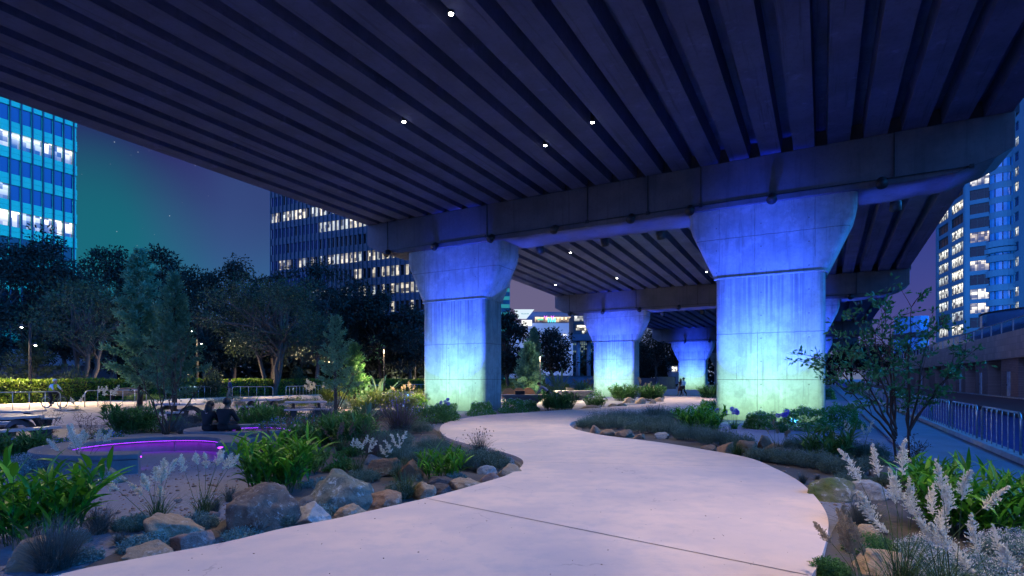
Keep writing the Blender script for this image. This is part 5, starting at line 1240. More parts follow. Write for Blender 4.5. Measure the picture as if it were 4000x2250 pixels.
# ================================================================== FURNITURE
# barriers by the canal
def canal_barrier(s0, L, label, group):
    root = thing('barrier', label, 'barrier', ST(s0 + L / 2, 3.53, .09), BRIDGE_YAW, group)
    fr = MB(); fr.smooth = True; h, r, c = .86, .026, .16
    pts = [(0, -L / 2, 0), (0, -L / 2, h - c)] + [(0, -L / 2 + c - c * math.cos(R(a)), h - c + c * math.sin(R(a))) for a in (22, 45, 67, 90)] + [(0, L / 2 - c + c * math.sin(R(a)), h - c + c * math.cos(R(a))) for a in (0, 22, 45, 67, 90)] + [(0, L / 2, 0)]
    fr.tube(pts, r, 10); fr.build('frame', STEEL, root)
    for k in range(1, 7):
        y = -L / 2 + k * L / 7; b_ = MB(); zz_ = np.linspace(0, h - .03, 14); b_.smooth = True
        b_.tube([(.0, y + .006 * math.sin(i * 2.0), z) for i, z in enumerate(zz_)], [.011 + .004 * (i % 2) for i in range(14)], 6); b_.build('bar', STEEL, root)
    return root
S = [float(np.dot(DS, np.array(G(*q, .09)[:2]))) for q in ((3790, 1718), (3941, 1776))]
s_near = min(S); bl_ = abs(S[0] - S[1]); step = bl_ + .55
labs = ['steel barrier with twisted bars on the canal kerb, closest to the camera', 'second steel barrier along the canal kerb', 'third steel barrier along the canal kerb']
for k in range(16):
    canal_barrier(s_near + k * step, bl_, labs[k] if k < 3 else 'steel barrier in the receding row along the canal kerb', 'row of steel canal barriers' if k >= 3 else 'steel barriers on the canal kerb')
def hoop_barrier(pa, pb, label):
    a, b = np.array(pa[:2]), np.array(pb[:2]); L = float(np.linalg.norm(b - a)); m = (a + b) / 2
    root = thing('barrier', label, 'barrier', (m[0], m[1], GZ), math.atan2(b[1] - a[1], b[0] - a[0]), 'hoop barriers on the sandy court')
    h, r, c = 1.02, .03, .22; fr = MB(); fr.smooth = True
    fr.tube([(-L / 2, 0, 0), (-L / 2, 0, h - c)] + [(-L / 2 + c - c * math.cos(R(t)), 0, h - c + c * math.sin(R(t))) for t in (25, 50, 70, 90)] + [(L / 2 - c + c * math.sin(R(t)), 0, h - c + c * math.cos(R(t))) for t in (0, 25, 50, 70, 90)] + [(L / 2, 0, 0)], r, 8)
    fr.build('frame', STEEL, root); n_ = max(2, int(round(L / .72)))
    for k in range(1, n_): MB().tube([(-L / 2 + k * L / n_, 0, 0), (-L / 2 + k * L / n_, 0, h - .02)], .017, 6).build('bar', STEEL, root, True)
for a, b, lb in (((-90, 1612), (236, 1598), 'hoop barrier in front of the cyclist'), ((331, 1591), (572, 1583), 'hoop barrier in front of the dome backed bench'), ((648, 1562), (844, 1553), 'hoop barrier behind the thin dark tree'), ((907, 1554), (1066, 1553), 'hoop barrier beside the walking man in a suit'), ((1117, 1551), (1254, 1542), 'hoop barrier below the white blossom spray'), ((1345, 1541), (1500, 1538), 'hoop barrier half hidden behind the paddle leaved plants'), ((1580, 1533), (1660, 1531), 'hoop barrier next to the smaller lit column')):
    hoop_barrier(G(*a, GZ), G(*b, GZ), lb)
# lamp posts
glow = EMIT('lamp_glow', (1, .9, .72), 22)
LAMPS = []
def lamp_post(px, pyb, top, label):
    p = G(px, pyb, GZ); H = EYE + (HY - top) * p[1] / F - GZ
    root = thing('lamp_post', label, 'lamp post', p, 0, 'lamp posts along the hedge')
    MB().tube([(0, 0, 0), (0, 0, .5), (0, 0, .52), (0, 0, H)], [.12, .12, .1, .075], 10).build('pole', M('brown_pole', (.009, .008, .008), None, 4, .8, .1), root)
    for sx, dz in ((-1, .25), (1, 1.55)):
        a = MB().tube([(0, 0, H - dz), (sx * .42, -.1, H - dz + .02)], .03, 6).build('arm', DARKMETAL, root)
        hd = MB().tube([(sx * .5, -.14, H - dz + .12), (sx * .5, -.14, H - dz - .06)], [.08, .1], 12).build('lamp_head', DARKMETAL, root)
        MB().tube([(sx * .5, -.14, H - dz - .064), (sx * .5, -.14, H - dz - .1)], [.085, .07], 12).build('lens', glow, hd)
        LAMPS.append((p[0] + sx * .5, p[1] - .14, p[2] + H - dz - .12, sx))
lamp_post(118, 1574, 1262, 'tall brown lamp post with two small lamps, beside the cyclist')
lamp_post(772, 1546, 1282, 'lamp post with two small lamps beside the conifers')
lamp_post(1245, 1527, 1318, 'lamp post behind the slim young conifer')
lamp_post(1622, 1523, 1340, 'lamp post closest to the smaller lit column')
# picnic tables
PT = M('picnic_slab', (.3, .3, .33), (.24, .24, .27), 5, .6, .15, fine=30)
PTD = M('picnic_frame', (.03, .03, .034), None, 5, .6, .1)
def picnic(px, py, y, rz, label):
    root = thing('picnic_table', label, 'picnic table', AT(px, y, GZ), rz, 'dark arched picnic tables')
    bevel(MB().prism(rrect(.85, .5, .12, 0), .70, .76).build('table_top', PT, root), .012) if False else MB().prism([(x, y_) for x, y_, _ in rrect(.85, .5, .12, 0)], .70, .76).build('table_top', PT, root)
    for sx in (-.52, .52):
        lg = MB(); prof = []
        for a in range(0, 181, 15): prof.append((.78 * math.cos(R(a)), .66 * math.sin(R(a))))
        inn = [(.62 * math.cos(R(a)), .54 * math.sin(R(a))) for a in range(180, -1, -15)]
        q = np.array([(sx - .06, y_, z) for y_, z in prof] + [(sx - .06, y_, z) for y_, z in inn]); q2 = q + (.12, 0, 0)
        k = 13
        for i in range(k - 1):
            j0, j1, i0, i1 = i, i + 1, 2 * k - 1 - i, 2 * k - 2 - i
            V = [q[j0], q[j1], q[i1], q[i0], q2[j0], q2[j1], q2[i1], q2[i0]]
            lg.add(V, np.array([(0, 3, 2, 1), (4, 5, 6, 7), (0, 1, 5, 4), (2, 3, 7, 6)]))
        lg.box(sx - .05, sx + .05, -.08, .08, .5, .697); lg.build('leg', PTD, root)
    for sy in (-1, 1):
        MB().prism([(x, y_ + sy * .95) for x, y_, _ in rrect(.9, .2, .1, 0)], .42, .48).build('seat', PT, root)
        for sx in (-.52, .52): MB().loft([[(sx + a * .08 * t, sy * .95 + b * .12 * t, z) for a, b in ((-1, -1), (1, -1), (1, 1), (-1, 1))] for z, t in ((0, 1.5), (.15, 1), (.418, 1.4))]).build('leg', PTD, root)
        for sx in (-.52, .52): MB().box(sx - .04, sx + .04, min(sy * .62, sy * .88), max(sy * .62, sy * .88), .30, .40).build('bracket', PTD, root)
picnic(30, 0, 17.4, .2, 'dark arched picnic table at the picture edge in front of the barriers')
picnic(-10, 0, 14.6, 1.2, 'picnic table cut by the picture edge, nearer than the arched one')
picnic(697, 0, 22.5, -.15, 'picnic table behind the thin dark tree')
picnic(1025, 0, 27.0, .1, 'picnic table with pale seats between the walking man and the slim conifer')
picnic(1195, 0, 24.5, .4, 'picnic table half hidden by blue flowers near the slim conifer')
# conical concrete tables
def cone_table(px, y, label, ext=1.5):
    root = thing('concrete_table', label, 'table', AT(px, y, GZ), .1, 'conical concrete tables')
    MB().loft([[(a * .42 * t * 1.5, b * .42 * t, z) for a, b in ((-1, -1), (1, -1), (1, 1), (-1, 1))] for z, t in ((0, .75), (.66, 2.0))]).build('pedestal', C_BENCH, root)
    MB().box(-ext, ext, -.8, .8, .664, .78).build('table_top', C_BENCH, root)
    b_ = tag(MB().loft([[(x, y_, z) for x, y_, _ in rrect(.3, .25, .06, 0)] for z in (0, .22)]).build('box', DARKMETAL), 'small dark box standing on the ' + ('nearer' if y < 45 else 'farther') + ' conical table', 'box'); b_.location = AT(px - 14, y, GZ + .784)
cone_table(2045, 34.5, 'conical footed concrete table near the smaller lit column', 1.35)
cone_table(2240, 46, 'conical footed concrete table in front of the blue wall', 1.5)
WOODO = M('orange_wood', (.42, .2, .07), (.3, .14, .05), 3, .6, .2, stretch=(1, 6, 6))
for px, y, lb in ((1988, 38.5, 'round backed orange seat closest to the smaller lit column'), (2026, 39.3, 'middle one of the round backed orange seats'), (2064, 40.1, 'round backed orange seat beside the feathery conifer')):
    root = thing('seat', lb, 'seat', AT(px, y, GZ), .15, 'round backed orange seats')
    dome = [(.5 * math.cos(R(a)), .5 + .62 * math.sin(R(a))) for a in range(0, 181, 15)]
    MB().prism_y([(x, z) for x, z in dome], -.06, .02).build('backrest', WOODO, root)
    MB().prism([(x, y_ - .32) for x, y_, _ in rrect(.5, .25, .1, 0)], .42, .496).build('seat_board', WOODO, root)
    for sx in (-.36, .36): MB().tube([(sx, -.3, 0), (sx, -.3, .418)], .035, 8).build('leg', DARKMETAL, root)
def dome_bench(px, py, lb, W=1.6, y=None):
    p = G(px, py, GZ); root = thing('bench', lb, 'bench', p, -.1, 'dome backed benches by the hedge')
    MB().prism_y([(W * .46 * math.cos(R(a)), .5 + .55 * math.sin(R(a))) for a in range(0, 181, 12)], .25, .34).build('backrest', M('tan_shell', (.36, .2, .1), (.26, .15, .08), 4, .7, .2), root)
    MB().prism([(x, y_) for x, y_, _ in rrect(W / 2, .3, .1, 0)], .40, .47).build('seat', WOODO, root)
    for sx in (-.36, .36): MB().loft([[(sx * W + a * .05, b * .2, z) for a, b in ((-1, -1), (1, -1), (1, 1), (-1, 1))] for z in (0, .397)]).build('leg', DARKMETAL, root)
dome_bench(487, 1565, 'dome backed tan bench behind the white flower spikes', 3.0); dome_bench(1082, 1541, 'dome backed orange bench by the hedge near the white blossom spray', 2.1)

# curved bench rings with violet light under the seat
VIOLET = EMIT('violet_strip', (.40, .02, 1.0), 10)
def ring(cx, cy, ri, ro, a0, a1, h, label, n=60):
    root = thing('bench_ring', label, 'bench', (cx, cy, GZ))
    A = [R(a0 + (a1 - a0) * k / n) for k in range(n + 1)]
    def arcs(r0, r1, z0, z1, name, m):
        mb = MB(); mb.loft([[(r0 * math.cos(a), r0 * math.sin(a), z0), (r1 * math.cos(a), r1 * math.sin(a), z0), (r1 * math.cos(a), r1 * math.sin(a), z1), (r0 * math.cos(a), r0 * math.sin(a), z1)] for a in A])
        return bevel(mb.build(name, m, root), .012) if name != 'light_strip' else mb.build(name, m, root)
    arcs(ri + .14, ro, -.1, h - .1, 'wall', C_BENCH); arcs(ri, ro + .03, h - .096, h, 'seat', C_BENCH)
    arcs(ri, ri + .03, h - .14, h - .10, 'lip', C_BENCH); arcs(ri + .05, ri + .12, h - .125, h - .105, 'light_strip', VIOLET)
    for k in range(1, 6):
        a = R(a0 + (a1 - a0) * k / 6.); MB().tube([((ri + .07) * math.cos(a), (ri + .07) * math.sin(a), 0), ((ri + .07) * math.cos(a), (ri + .07) * math.sin(a), h - .14)], .018, 6).build('support', C_BENCH, root)
ring(-7.80, 12.05, 1.38, 1.95, 4, 298, .36, 'curved concrete bench ring glowing violet inside, open towards the footpath')
ring(-7.55, 15.9, 1.05, 1.5, 20, 330, .36, 'smaller concrete bench ring with the seated couple')
put(k_mound, 'flower_bush', 'shrub', 'magenta flowers glowing inside the smaller bench ring', 955, 1712, 1682, 120, m=L_DARKBROAD, fl=L_PINKFL, n=900)

# ================================================================== PEOPLE
SKIN = M('skin', (.38, .22, .15), (.34, .19, .13), 8, .6, 0); SKIN_D = M('dark_skin', (.10, .055, .035), None, 8, .6, 0)
HAIR = M('dark_hair', (.012, .009, .008), None, 30, .6, .2)
def cloth(name, c): return M(name, c, tuple(x * .75 for x in c), 7, .85, .25)
BONES = [('pelvis', 'waist'), ('waist', 'chest'), ('chest', 'neck0'), ('neck0', 'neck1'), ('neck1', 'jaw'), ('jaw', 'skull'), ('skull', 'crownp'), ('jaw', 'nose')]
for s_ in 'LR': BONES += [('chest', 'sho' + s_), ('sho' + s_, 'elb' + s_), ('elb' + s_, 'wri' + s_), ('wri' + s_, 'palm' + s_), ('pelvis', 'hip' + s_), ('hip' + s_, 'kne' + s_), ('kne' + s_, 'ank' + s_), ('ank' + s_, 'ball' + s_), ('ball' + s_, 'toe' + s_)]
RAD = dict(pelvis=.145, waist=.125, chest=.15, neck0=.07, neck1=.052, jaw=.068, skull=.095, crownp=.07, nose=.016, sho=.066, elb=.042, wri=.029, palm=.034, hip=.085, kne=.058, ank=.04, ball=.042, toe=.03)
def rad(j): return RAD[j] if j in RAD else RAD[j[:-1]]
def skin_obj(name, J, bones, extra, m, parent, flat=True, root=None, k=1.0):
    names = []
    for a, b in bones:
        for q in (a, b):
            if q not in names: names.append(q)
    me = bpy.data.meshes.new(name); me.from_pydata([J[q] for q in names], [(names.index(a), names.index(b)) for a, b in bones], []); me.materials.append(m)
    o = link(name, me, parent); md = o.modifiers.new('skin', 'SKIN'); md.use_smooth_shade = True
    for i, q in enumerate(names):
        r = (rad(q) if not q.startswith('f_') else .0085) * (.80 if name == 'body' and q.rstrip('LR') in ('pelvis', 'waist', 'chest', 'hip', 'sho') else 1) * k + extra; sv = me.skin_vertices[0].data[i]; sv.radius = (r, r * (.72 if q in ('pelvis', 'waist', 'chest', 'belt') else 1)); sv.use_root = (q == (root or names[0]))
    sd = o.modifiers.new('sub', 'SUBSURF'); sd.levels = 1; sd.render_levels = 2
    return o
def person(label, loc, rz, pose, shirt, trousers, skin=SKIN, group=None, long_sleeve=True, hair_long=False, shoes=None, skirt=None, hat=None, vest=None, scale=1.0, hairm=None):
    J = dict(pelvis=(0, 0, .97), waist=(0, .01, 1.12), chest=(0, 0, 1.33), neck0=(0, 0, 1.47), neck1=(0, .015, 1.52), jaw=(0, .035, 1.575), skull=(0, .02, 1.65), crownp=(0, .01, 1.705), nose=(0, .125, 1.615))
    for s_, x in (('L', -1), ('R', 1)):
        J.update({'sho' + s_: (x * .175, 0, 1.41), 'elb' + s_: (x * .225, -.02, 1.14), 'wri' + s_: (x * .235, .05, .89), 'palm' + s_: (x * .235, .07, .82), 'hip' + s_: (x * .09, 0, .92), 'kne' + s_: (x * .1, .02, .5), 'ank' + s_: (x * .1, -.02, .085), 'ball' + s_: (x * .11, .09, .045), 'toe' + s_: (x * .115, .17, .035)})
    J.update(pose); J = {k: Vector(v) for k, v in J.items()}
    bones = list(BONES)
    for s_, x in (('L', -1), ('R', 1)):
        pm = J['palm' + s_]; d = (pm - J['wri' + s_]).normalized(); side = d.cross(Vector((0, 0, 1)) if abs(d.z) < .9 else Vector((0, 1, 0))).normalized()
        nrm = d.cross(side)
        for f, (of, ln) in enumerate(((-.027, .075), (-.009, .085), (.009, .08), (.027, .062))):
            a, b, c = f'f_{s_}{f}a', f'f_{s_}{f}b', f'f_{s_}{f}c'
            J[a] = pm + side * of + d * .035; J[b] = J[a] + d * ln * .55 + nrm * .006; J[c] = J[b] + d * ln * .4 + nrm * .02; bones += [('palm' + s_, a), (a, b), (b, c)]
        a, b = f'f_{s_}ta', f'f_{s_}tb'; J[a] = pm + side * .042 * -1 - d * .01; J[b] = J[a] + d * .045 - side * .02; bones += [('palm' + s_, a), (a, b)]
    root = thing('person', label, 'person', loc, rz, group); root.scale = (scale,) * 3
    skin_obj('body', J, bones, 0, skin, root, root='pelvis')
    arms = [(a + s_, b + s_) for s_ in 'LR' for a, b in ((('sho', 'elb'), ('elb', 'wri')) if long_sleeve else ())]
    J2 = dict(J)
    for s_ in 'LR':
        J2['wri' + s_] = J['wri' + s_].lerp(J['elb' + s_], .08); J2['ank' + s_] = J['ank' + s_].lerp(J['kne' + s_], .05)
        J2['slv' + s_] = J['sho' + s_].lerp(J['elb' + s_], .55); RAD['slv'] = .055
        if not long_sleeve: arms.append(('sho' + s_, 'slv' + s_))
    torso = [('pelvis', 'waist'), ('waist', 'chest'), ('chest', 'shoL'), ('chest', 'shoR'), ('chest', 'neck0')]
    J2['neck0'] = J['neck0'].lerp(J['chest'], .25)
    skin_obj('shirt', J2, torso + arms, .016, shirt, root, root='pelvis')
    if vest is not None: skin_obj('vest', J2, torso, .03, vest, root, root='pelvis')
    if trousers is not None: J2['belt'] = J['pelvis'].lerp(J['waist'], .55); RAD['belt'] = .12; skin_obj('trousers', J2, [('pelvis', 'belt')] + [('pelvis', 'hip' + s_) for s_ in 'LR'] + [('hip' + s_, 'kne' + s_) for s_ in 'LR'] + [('kne' + s_, 'ank' + s_) for s_ in 'LR'], .02, trousers, root, root='pelvis')
    if skirt is not None:
        mb = MB(); mb.smooth = True; mb.loft([[(c.x + rx * math.cos(a), c.y + ry * math.sin(a), c.z) for a in np.linspace(0, 2 * math.pi, 18)[:-1]] for c, rx, ry in ((J['waist'], .15, .12), (J['pelvis'], .19, .155), ((J['kneL'] + J['kneR']) / 2 + Vector((0, 0, .02)), .24, .2))]); mb.build('skirt', skirt, root)
    skin_obj('shoe', J, [('ank' + s_, 'ball' + s_) for s_ in 'L'] + [('ballL', 'toeL')], .008, shoes or DARKMETAL, root, root='ankL'); skin_obj('shoe', J, [('ankR', 'ballR'), ('ballR', 'toeR')], .008, shoes or DARKMETAL, root, root='ankR')
    up = (J['crownp'] - J['jaw']).normalized(); bk = Vector((0, 1, 0)); bk = (J['skull'] - J['nose']); bk = (bk - up * bk.dot(up)).normalized()
    hb2 = MB(); hb2.smooth = True; c = J['skull'] + bk * .022 + up * .022; sx = up.cross(bk)
    V, n_, m_ = [], 9, 14
    hc_ = hat or hairm or HAIR
    for i in range(n_):
        ph = R(90 - i * (118 if not hat else 95) / (n_ - 1))
        for j in range(m_):
            th = 2 * math.pi * j / m_; fr_ = math.cos(th)      # +: back
            rr_ = .112 if not hat else .122; cut = max(0, -fr_) * .55 * max(0, -math.sin(ph) + .35)
            e = ph + cut
            V.append(c + up * math.sin(e) * rr_ + (bk * math.cos(th) + sx * math.sin(th) * .9) * math.cos(e) * rr_)
    I = [(i * m_ + j, (i + 1) * m_ + j, (i + 1) * m_ + (j + 1) % m_, i * m_ + (j + 1) % m_) for i in range(n_ - 1) for j in range(m_)]
    hb2.add(np.array([v[:] for v in V]), np.array(I)); hb2.build('helmet' if hat else 'hair', hc_, root)
    if hair_long:
        hl = MB(); hl.smooth = True; hl.tube([(c + bk * .05)[:], (c + bk * .085 - up * .12)[:], (c + bk * .08 - up * .3)[:], (c + bk * .07 - up * .38)[:]], [.09, .10, .085, .03], 10); hl.build('hair', HAIR, root)
    return root
walk = dict(kneL=(-.1, .16, .5), ankL=(-.1, .24, .1), ballL=(-.1, .35, .06), toeL=(-.1, .43, .07), kneR=(.1, -.03, .49), ankR=(.1, -.3, .16), ballR=(.1, -.24, .06), toeR=(.1, -.17, .04), elbL=(-.23, -.1, 1.15), wriL=(-.24, -.05, .9), palmL=(-.24, -.03, .83), elbR=(.23, -.03, 1.14), wriR=(.22, .17, 1.0), palmR=(.2, .25, 1.02))
NAVY = cloth('navy_suit', (.03, .04, .08)); KHAKI = cloth('khaki_trousers', (.14, .11, .08)); WHITE = cloth('white_shirt', (.7, .72, .75)); BLACK = cloth('black_cloth', (.006, .006, .008)); DRESS = cloth('red_brown_dress', (.16, .06, .05)); GREYJ = cloth('grey_jacket', (.2, .22, .28)); HIVIS = cloth('yellow_vest', (.42, .62, .03))
def walker(px, feet, rz, **kw): return G(px, feet, GZ), rz
person('man in a navy jacket and khaki trousers walking beside the hedge', G(897, 1562, GZ), 2.3, walk, NAVY, KHAKI, SKIN_D)
pc = AT(2670, 54, .004)
person('man in a white shirt and dark trousers walking on the far footpath', pc, -2.5 + math.pi, {**walk, 'wriL': (-.3, .12, .96), 'palmL': (-.34, .18, .93), 'elbR': (.24, -.04, 1.14), 'wriR': (.24, .03, .89), 'palmR': (.24, .05, .82)}, WHITE, BLACK)
pc = AT(2658, 54.3, .004)
person('long haired woman in a patterned brown dress walking with a man on the far footpath', pc, -2.7 + math.pi, {k: Vector(v) * 1 for k, v in walk.items()}, DRESS, None, SKIN, long_sleeve=False, hair_long=True, skirt=DRESS, scale=.95)
# person leaning over the conical table
person('person in a grey jacket stooping beside the conical concrete table', AT(2140, 33.8, GZ), 1.45, dict(waist=(0, .1, 1.09), chest=(0, .3, 1.2), neck0=(0, .42, 1.29), neck1=(0, .47, 1.32), jaw=(0, .52, 1.34), skull=(0, .55, 1.41), crownp=(0, .55, 1.47), nose=(0, .64, 1.36), shoL=(-.175, .36, 1.26), shoR=(.175, .36, 1.26), elbL=(-.2, .5, 1.02), elbR=(.2, .5, 1.02), wriL=(-.15, .66, .86), wriR=(.15, .66, .86), palmL=(-.12, .72, .82), palmR=(.12, .72, .82)), GREYJ, BLACK)
# seated couple, backs to the viewer
def seat_pose(lean): return dict(pelvis=(0, 0, .14), waist=(0, .02, .28), chest=(0, .06 + lean, .47), neck0=(0, .1 + lean, .6), neck1=(0, .13 + lean, .645), jaw=(0, .16 + lean, .69), skull=(0, .15 + lean, .765), crownp=(0, .14 + lean, .82), nose=(0, .25 + lean, .73), shoL=(-.185, .07 + lean, .54), shoR=(.185, .07 + lean, .54), elbL=(-.26, .2, .3), elbR=(.26, .2, .3), wriL=(-.15, .38, .27), wriR=(.15, .38, .27), palmL=(-.1, .43, .27), palmR=(.1, .43, .27), hipL=(-.1, .04, .12), hipR=(.1, .04, .12), kneL=(-.13, .44, .1), kneR=(.13, .44, .1), ankL=(-.13, .46, -.32), ankR=(.13, .46, -.32), ballL=(-.13, .56, -.38), ballR=(.13, .56, -.38), toeL=(-.13, .64, -.39), toeR=(.13, .64, -.39))
person('man in black seated on the smaller bench ring, his back to the camera', (-7.55 + .02, 14.62, GZ + .36), -.15, seat_pose(.02), BLACK, BLACK, SKIN_D)
person('dark haired companion seated close beside the man in black', (-8.02, 14.72, GZ + .34), -.35, seat_pose(.0), BLACK, BLACK, SKIN, hair_long=True, scale=.93)
# cyclist and bicycle
cp = G(212, 1594, GZ); bz = -.12
bk_ = thing('bicycle', 'black bicycle ridden along the sandy promenade', 'bicycle', cp, bz)
RUB = M('rubber', (.015, .015, .015), None, 9, .8, 0); BFR = M('bike_frame', (.03, .035, .045), None, 3, .4, 0)
def circ_pts(cx, r, n=28): return [(cx + r * math.cos(2 * math.pi * k / n), 0, .35 + r * math.sin(2 * math.pi * k / n)) for k in range(n + 1)]
for cx in (-.53, .53):
    wh = MB().tube(circ_pts(cx, .34), .02, 8, False).build('wheel', RUB, bk_, True)
    MB().tube(circ_pts(cx, .315), .009, 6, False).build('rim', STEEL, wh, True)
    sp_ = MB()
    for k in range(12): sp_.tube([(cx, 0, .35), (cx + .31 * math.cos(k * math.pi / 6), 0, .35 + .31 * math.sin(k * math.pi / 6))], .0025, 4)
    sp_.build('spokes', STEEL, wh); MB().tube(circ_pts(cx, .385)[2:13], .012, 6).build('mudguard', BFR, bk_, True)
f_ = MB(); f_.smooth = True
for a, b in (((-.12, 0, .3), (-.25, 0, .86)), ((-.12, 0, .3), (.33, 0, .78)), ((-.22, 0, .78), (.31, 0, .88)), ((-.12, 0, .3), (-.53, 0, .35)), ((-.53, 0, .35), (-.22, 0, .78)), ((.33, 0, .74), (.53, 0, .35)), ((.33, 0, .74), (.30, 0, 1.0))): f_.tube([a, b], .018, 8)
f_.build('frame', BFR, bk_)
hbm = MB(); hbm.smooth = True; hbm.tube([(.2, -.28, 1.03), (.3, -.2, 1.06), (.33, 0, 1.04), (.3, .2, 1.06), (.2, .28, 1.03)], .014, 8); hbm.tube([(.3, 0, .99), (.33, 0, 1.04)], .014, 6); hbm.build('handlebar', BFR, bk_)
MB().loft([[(x, y_ * (1 - .6 * (x > 0)), z) for x, y_ in ((-.14, -.09), (-.02, -.07), (.14, -.03), (.14, .03), (-.02, .07), (-.14, .09))] for z in (.87, .93)]).build('saddle', RUB, bk_).location = (-.25, 0, 0)
MB().tube([(-.12, -.06, .3), (-.12, .06, .3)], .09, 12).build('crank', STEEL, bk_)
MB().box(-.16, -.02, -.19, -.09, .13, .16).build('pedal', RUB, bk_); MB().box(-.22, -.08, .09, .19, .44, .47).build('pedal', RUB, bk_)
# rider faces +x of the bicycle: person's forward is +y, so turn by -90 degrees
person('cyclist in a yellow vest and white helmet riding a black bicycle', cp, bz - math.pi / 2, dict(pelvis=(0, -.25, .99), waist=(0, -.2, 1.12), chest=(0, -.06, 1.31), neck0=(0, .03, 1.43), neck1=(0, .06, 1.48), jaw=(0, .09, 1.53), skull=(0, .07, 1.61), crownp=(0, .06, 1.665), nose=(0, .18, 1.575), shoL=(-.175, -.01, 1.37), shoR=(.175, -.01, 1.37), elbL=(-.24, .12, 1.2), elbR=(.24, .12, 1.2), wriL=(-.25, .22, 1.09), wriR=(.25, .22, 1.09), palmL=(-.25, .24, 1.065), palmR=(.25, .24, 1.065), hipL=(-.1, -.22, .96), hipR=(.1, -.22, .96), kneL=(-.12, .16, .87), ankL=(-.13, -.04, .55), ballL=(-.13, -.0, .5), toeL=(-.13, .08, .49), kneR=(.12, -.02, .56), ankR=(.13, -.17, .22), ballR=(.13, -.1, .185), toeR=(.13, -.02, .18)), WHITE, BLACK, hat=cloth('white_helmet', (.75, .75, .72)), vest=HIVIS)
# ================================================================== LIGHT, SKY, CAMERA
def settle():
    bpy.context.view_layer.update()
    for o in list(scene.objects):
        if o.parent is None and o.type == 'EMPTY' and o.location.length < 1e-6:
            lo, hi = [1e9] * 3, [-1e9] * 3
            for c in o.children_recursive:
                if c.type != 'MESH': continue
                for q in c.bound_box:
                    w_ = c.matrix_world @ Vector(q)
                    for i in range(3): lo[i] = min(lo[i], w_[i]); hi[i] = max(hi[i], w_[i])
            base = Vector(((lo[0] + hi[0]) / 2, (lo[1] + hi[1]) / 2, lo[2])); o.location = base
            for c in o.children: c.location = c.location - base
settle()
def spot(loc, aim, power, color, size_deg, blend=.6, radius=.1):
    l = bpy.data.lights.new('spot_lamp', 'SPOT'); l.energy = power; l.color = color; l.spot_size = R(size_deg); l.spot_blend = blend; l.shadow_soft_size = radius
    o = bpy.data.objects.new('spot_lamp', l); COL.objects.link(o); o.location = loc
    o.rotation_euler = (Vector(aim) - Vector(loc)).to_track_quat('-Z', 'Y').to_euler(); o['kind'] = 'structure'
    return o
WARMW = (1, .85, .74)
for i, p in enumerate(DOWN[:4]):
    aim = [(1.0, 11, 0), (.6, 16.5, 0), (5.2, 17.5, 0), (2.5, 19.5, 0)][i]
    spot((p[0], p[1], p[2] - .12), aim, [1500, 1300, 1300, 1150][i], WARMW, 60, 1, .08)
    spot((p[0], p[1], p[2] - .14), (p[0] - 3.5, p[1] - 1, 0), 1500 if i == 1 else 420, WARMW, 125, 1, .08)
for i, p in enumerate(DOWN[4:]): spot((p[0], p[1], p[2] - .12), (p[0], p[1], 0), 4200, WARMW, 100, 1, .08)
for s, t, ax, ay, pw in ((2.0, -4.0, .9, 5.8, 1300), (9.5, -2.2, 3.4, 9.2, 1300), (6.5, -10.5, -4.0, 6.0, 2700), (2.0, 2.2, 4.1, 4.9, 4600)):
    p = ST(s, t, 11.3 - .5 * (s + 26) / 51 - .15); spot(p, (ax, ay, 0), pw, (1, .76, .58), 54 if t < 2 else 38, 1, .08)
# colour floods of the piers: blue from in front, green from in-ground lamps at the foot
fl_m = M('flood_housing', (.03, .03, .03), None, 5, .5, 0)
for i, (s0, zt, zs, zb) in enumerate(PIERS[:3]):
    for j, ct in enumerate(COLS_T):
        t = ct
        pb_ = ST(s0 - 3.3, t, GZ + .16); pg_ = ST(s0 - 2.3, t, GZ + .14); pc_ = ST(s0 - 2.9, t, GZ + .16)
        for dt in (-1.0, 1.0):
            spot(ST(s0 - 3.1, t + dt, GZ + .16), ST(s0, t + dt * .8, 4.3), 14500, (.018, .065, 1), 49, .6, .2)
            spot(ST(s0 - 2.3, t + dt * 1.2, GZ + .14), ST(s0, t + dt, 1.15), 900, (.52, 1, .56), 104, 1, .3)
            spot(ST(s0 - 2.9, t + dt, GZ + .16), ST(s0, t + dt * .8, 2.6), 1050, (.2, .6, .9), 72, 1, .3)
        for q, (pp, lb) in enumerate(((pb_, 'blue'), (pg_, 'green'), (pc_, 'cyan'))):
            r_ = thing('ground_flood', f'small dark ground floodlight aimed {lb} at a pier column', 'floodlight', (pp[0], pp[1], GZ), BRIDGE_YAW, f'{lb} ground floods before the columns')
            MB().tube([(0, 0, 0), (0, 0, .06)], .1, 10).build('base', fl_m, r_); MB().tube([(0, -.08, .03), (0, .0, .09)], [.1, .06], 10).build('housing', fl_m, r_)
# blue wash on the underside of the cap beams, from ground lamps between the columns
for s0, zt, zs, zb in PIERS[:2]:
    for t in (-14.2, -12.6, -11, -9.4, -7.8, -6.3, 2.2, 3.6): spot(ST(s0 + 1.15, t, GZ + .2), ST(s0 + 1.15, t, zs), 4800, (.04, .10, 1), 19, 1, .1)
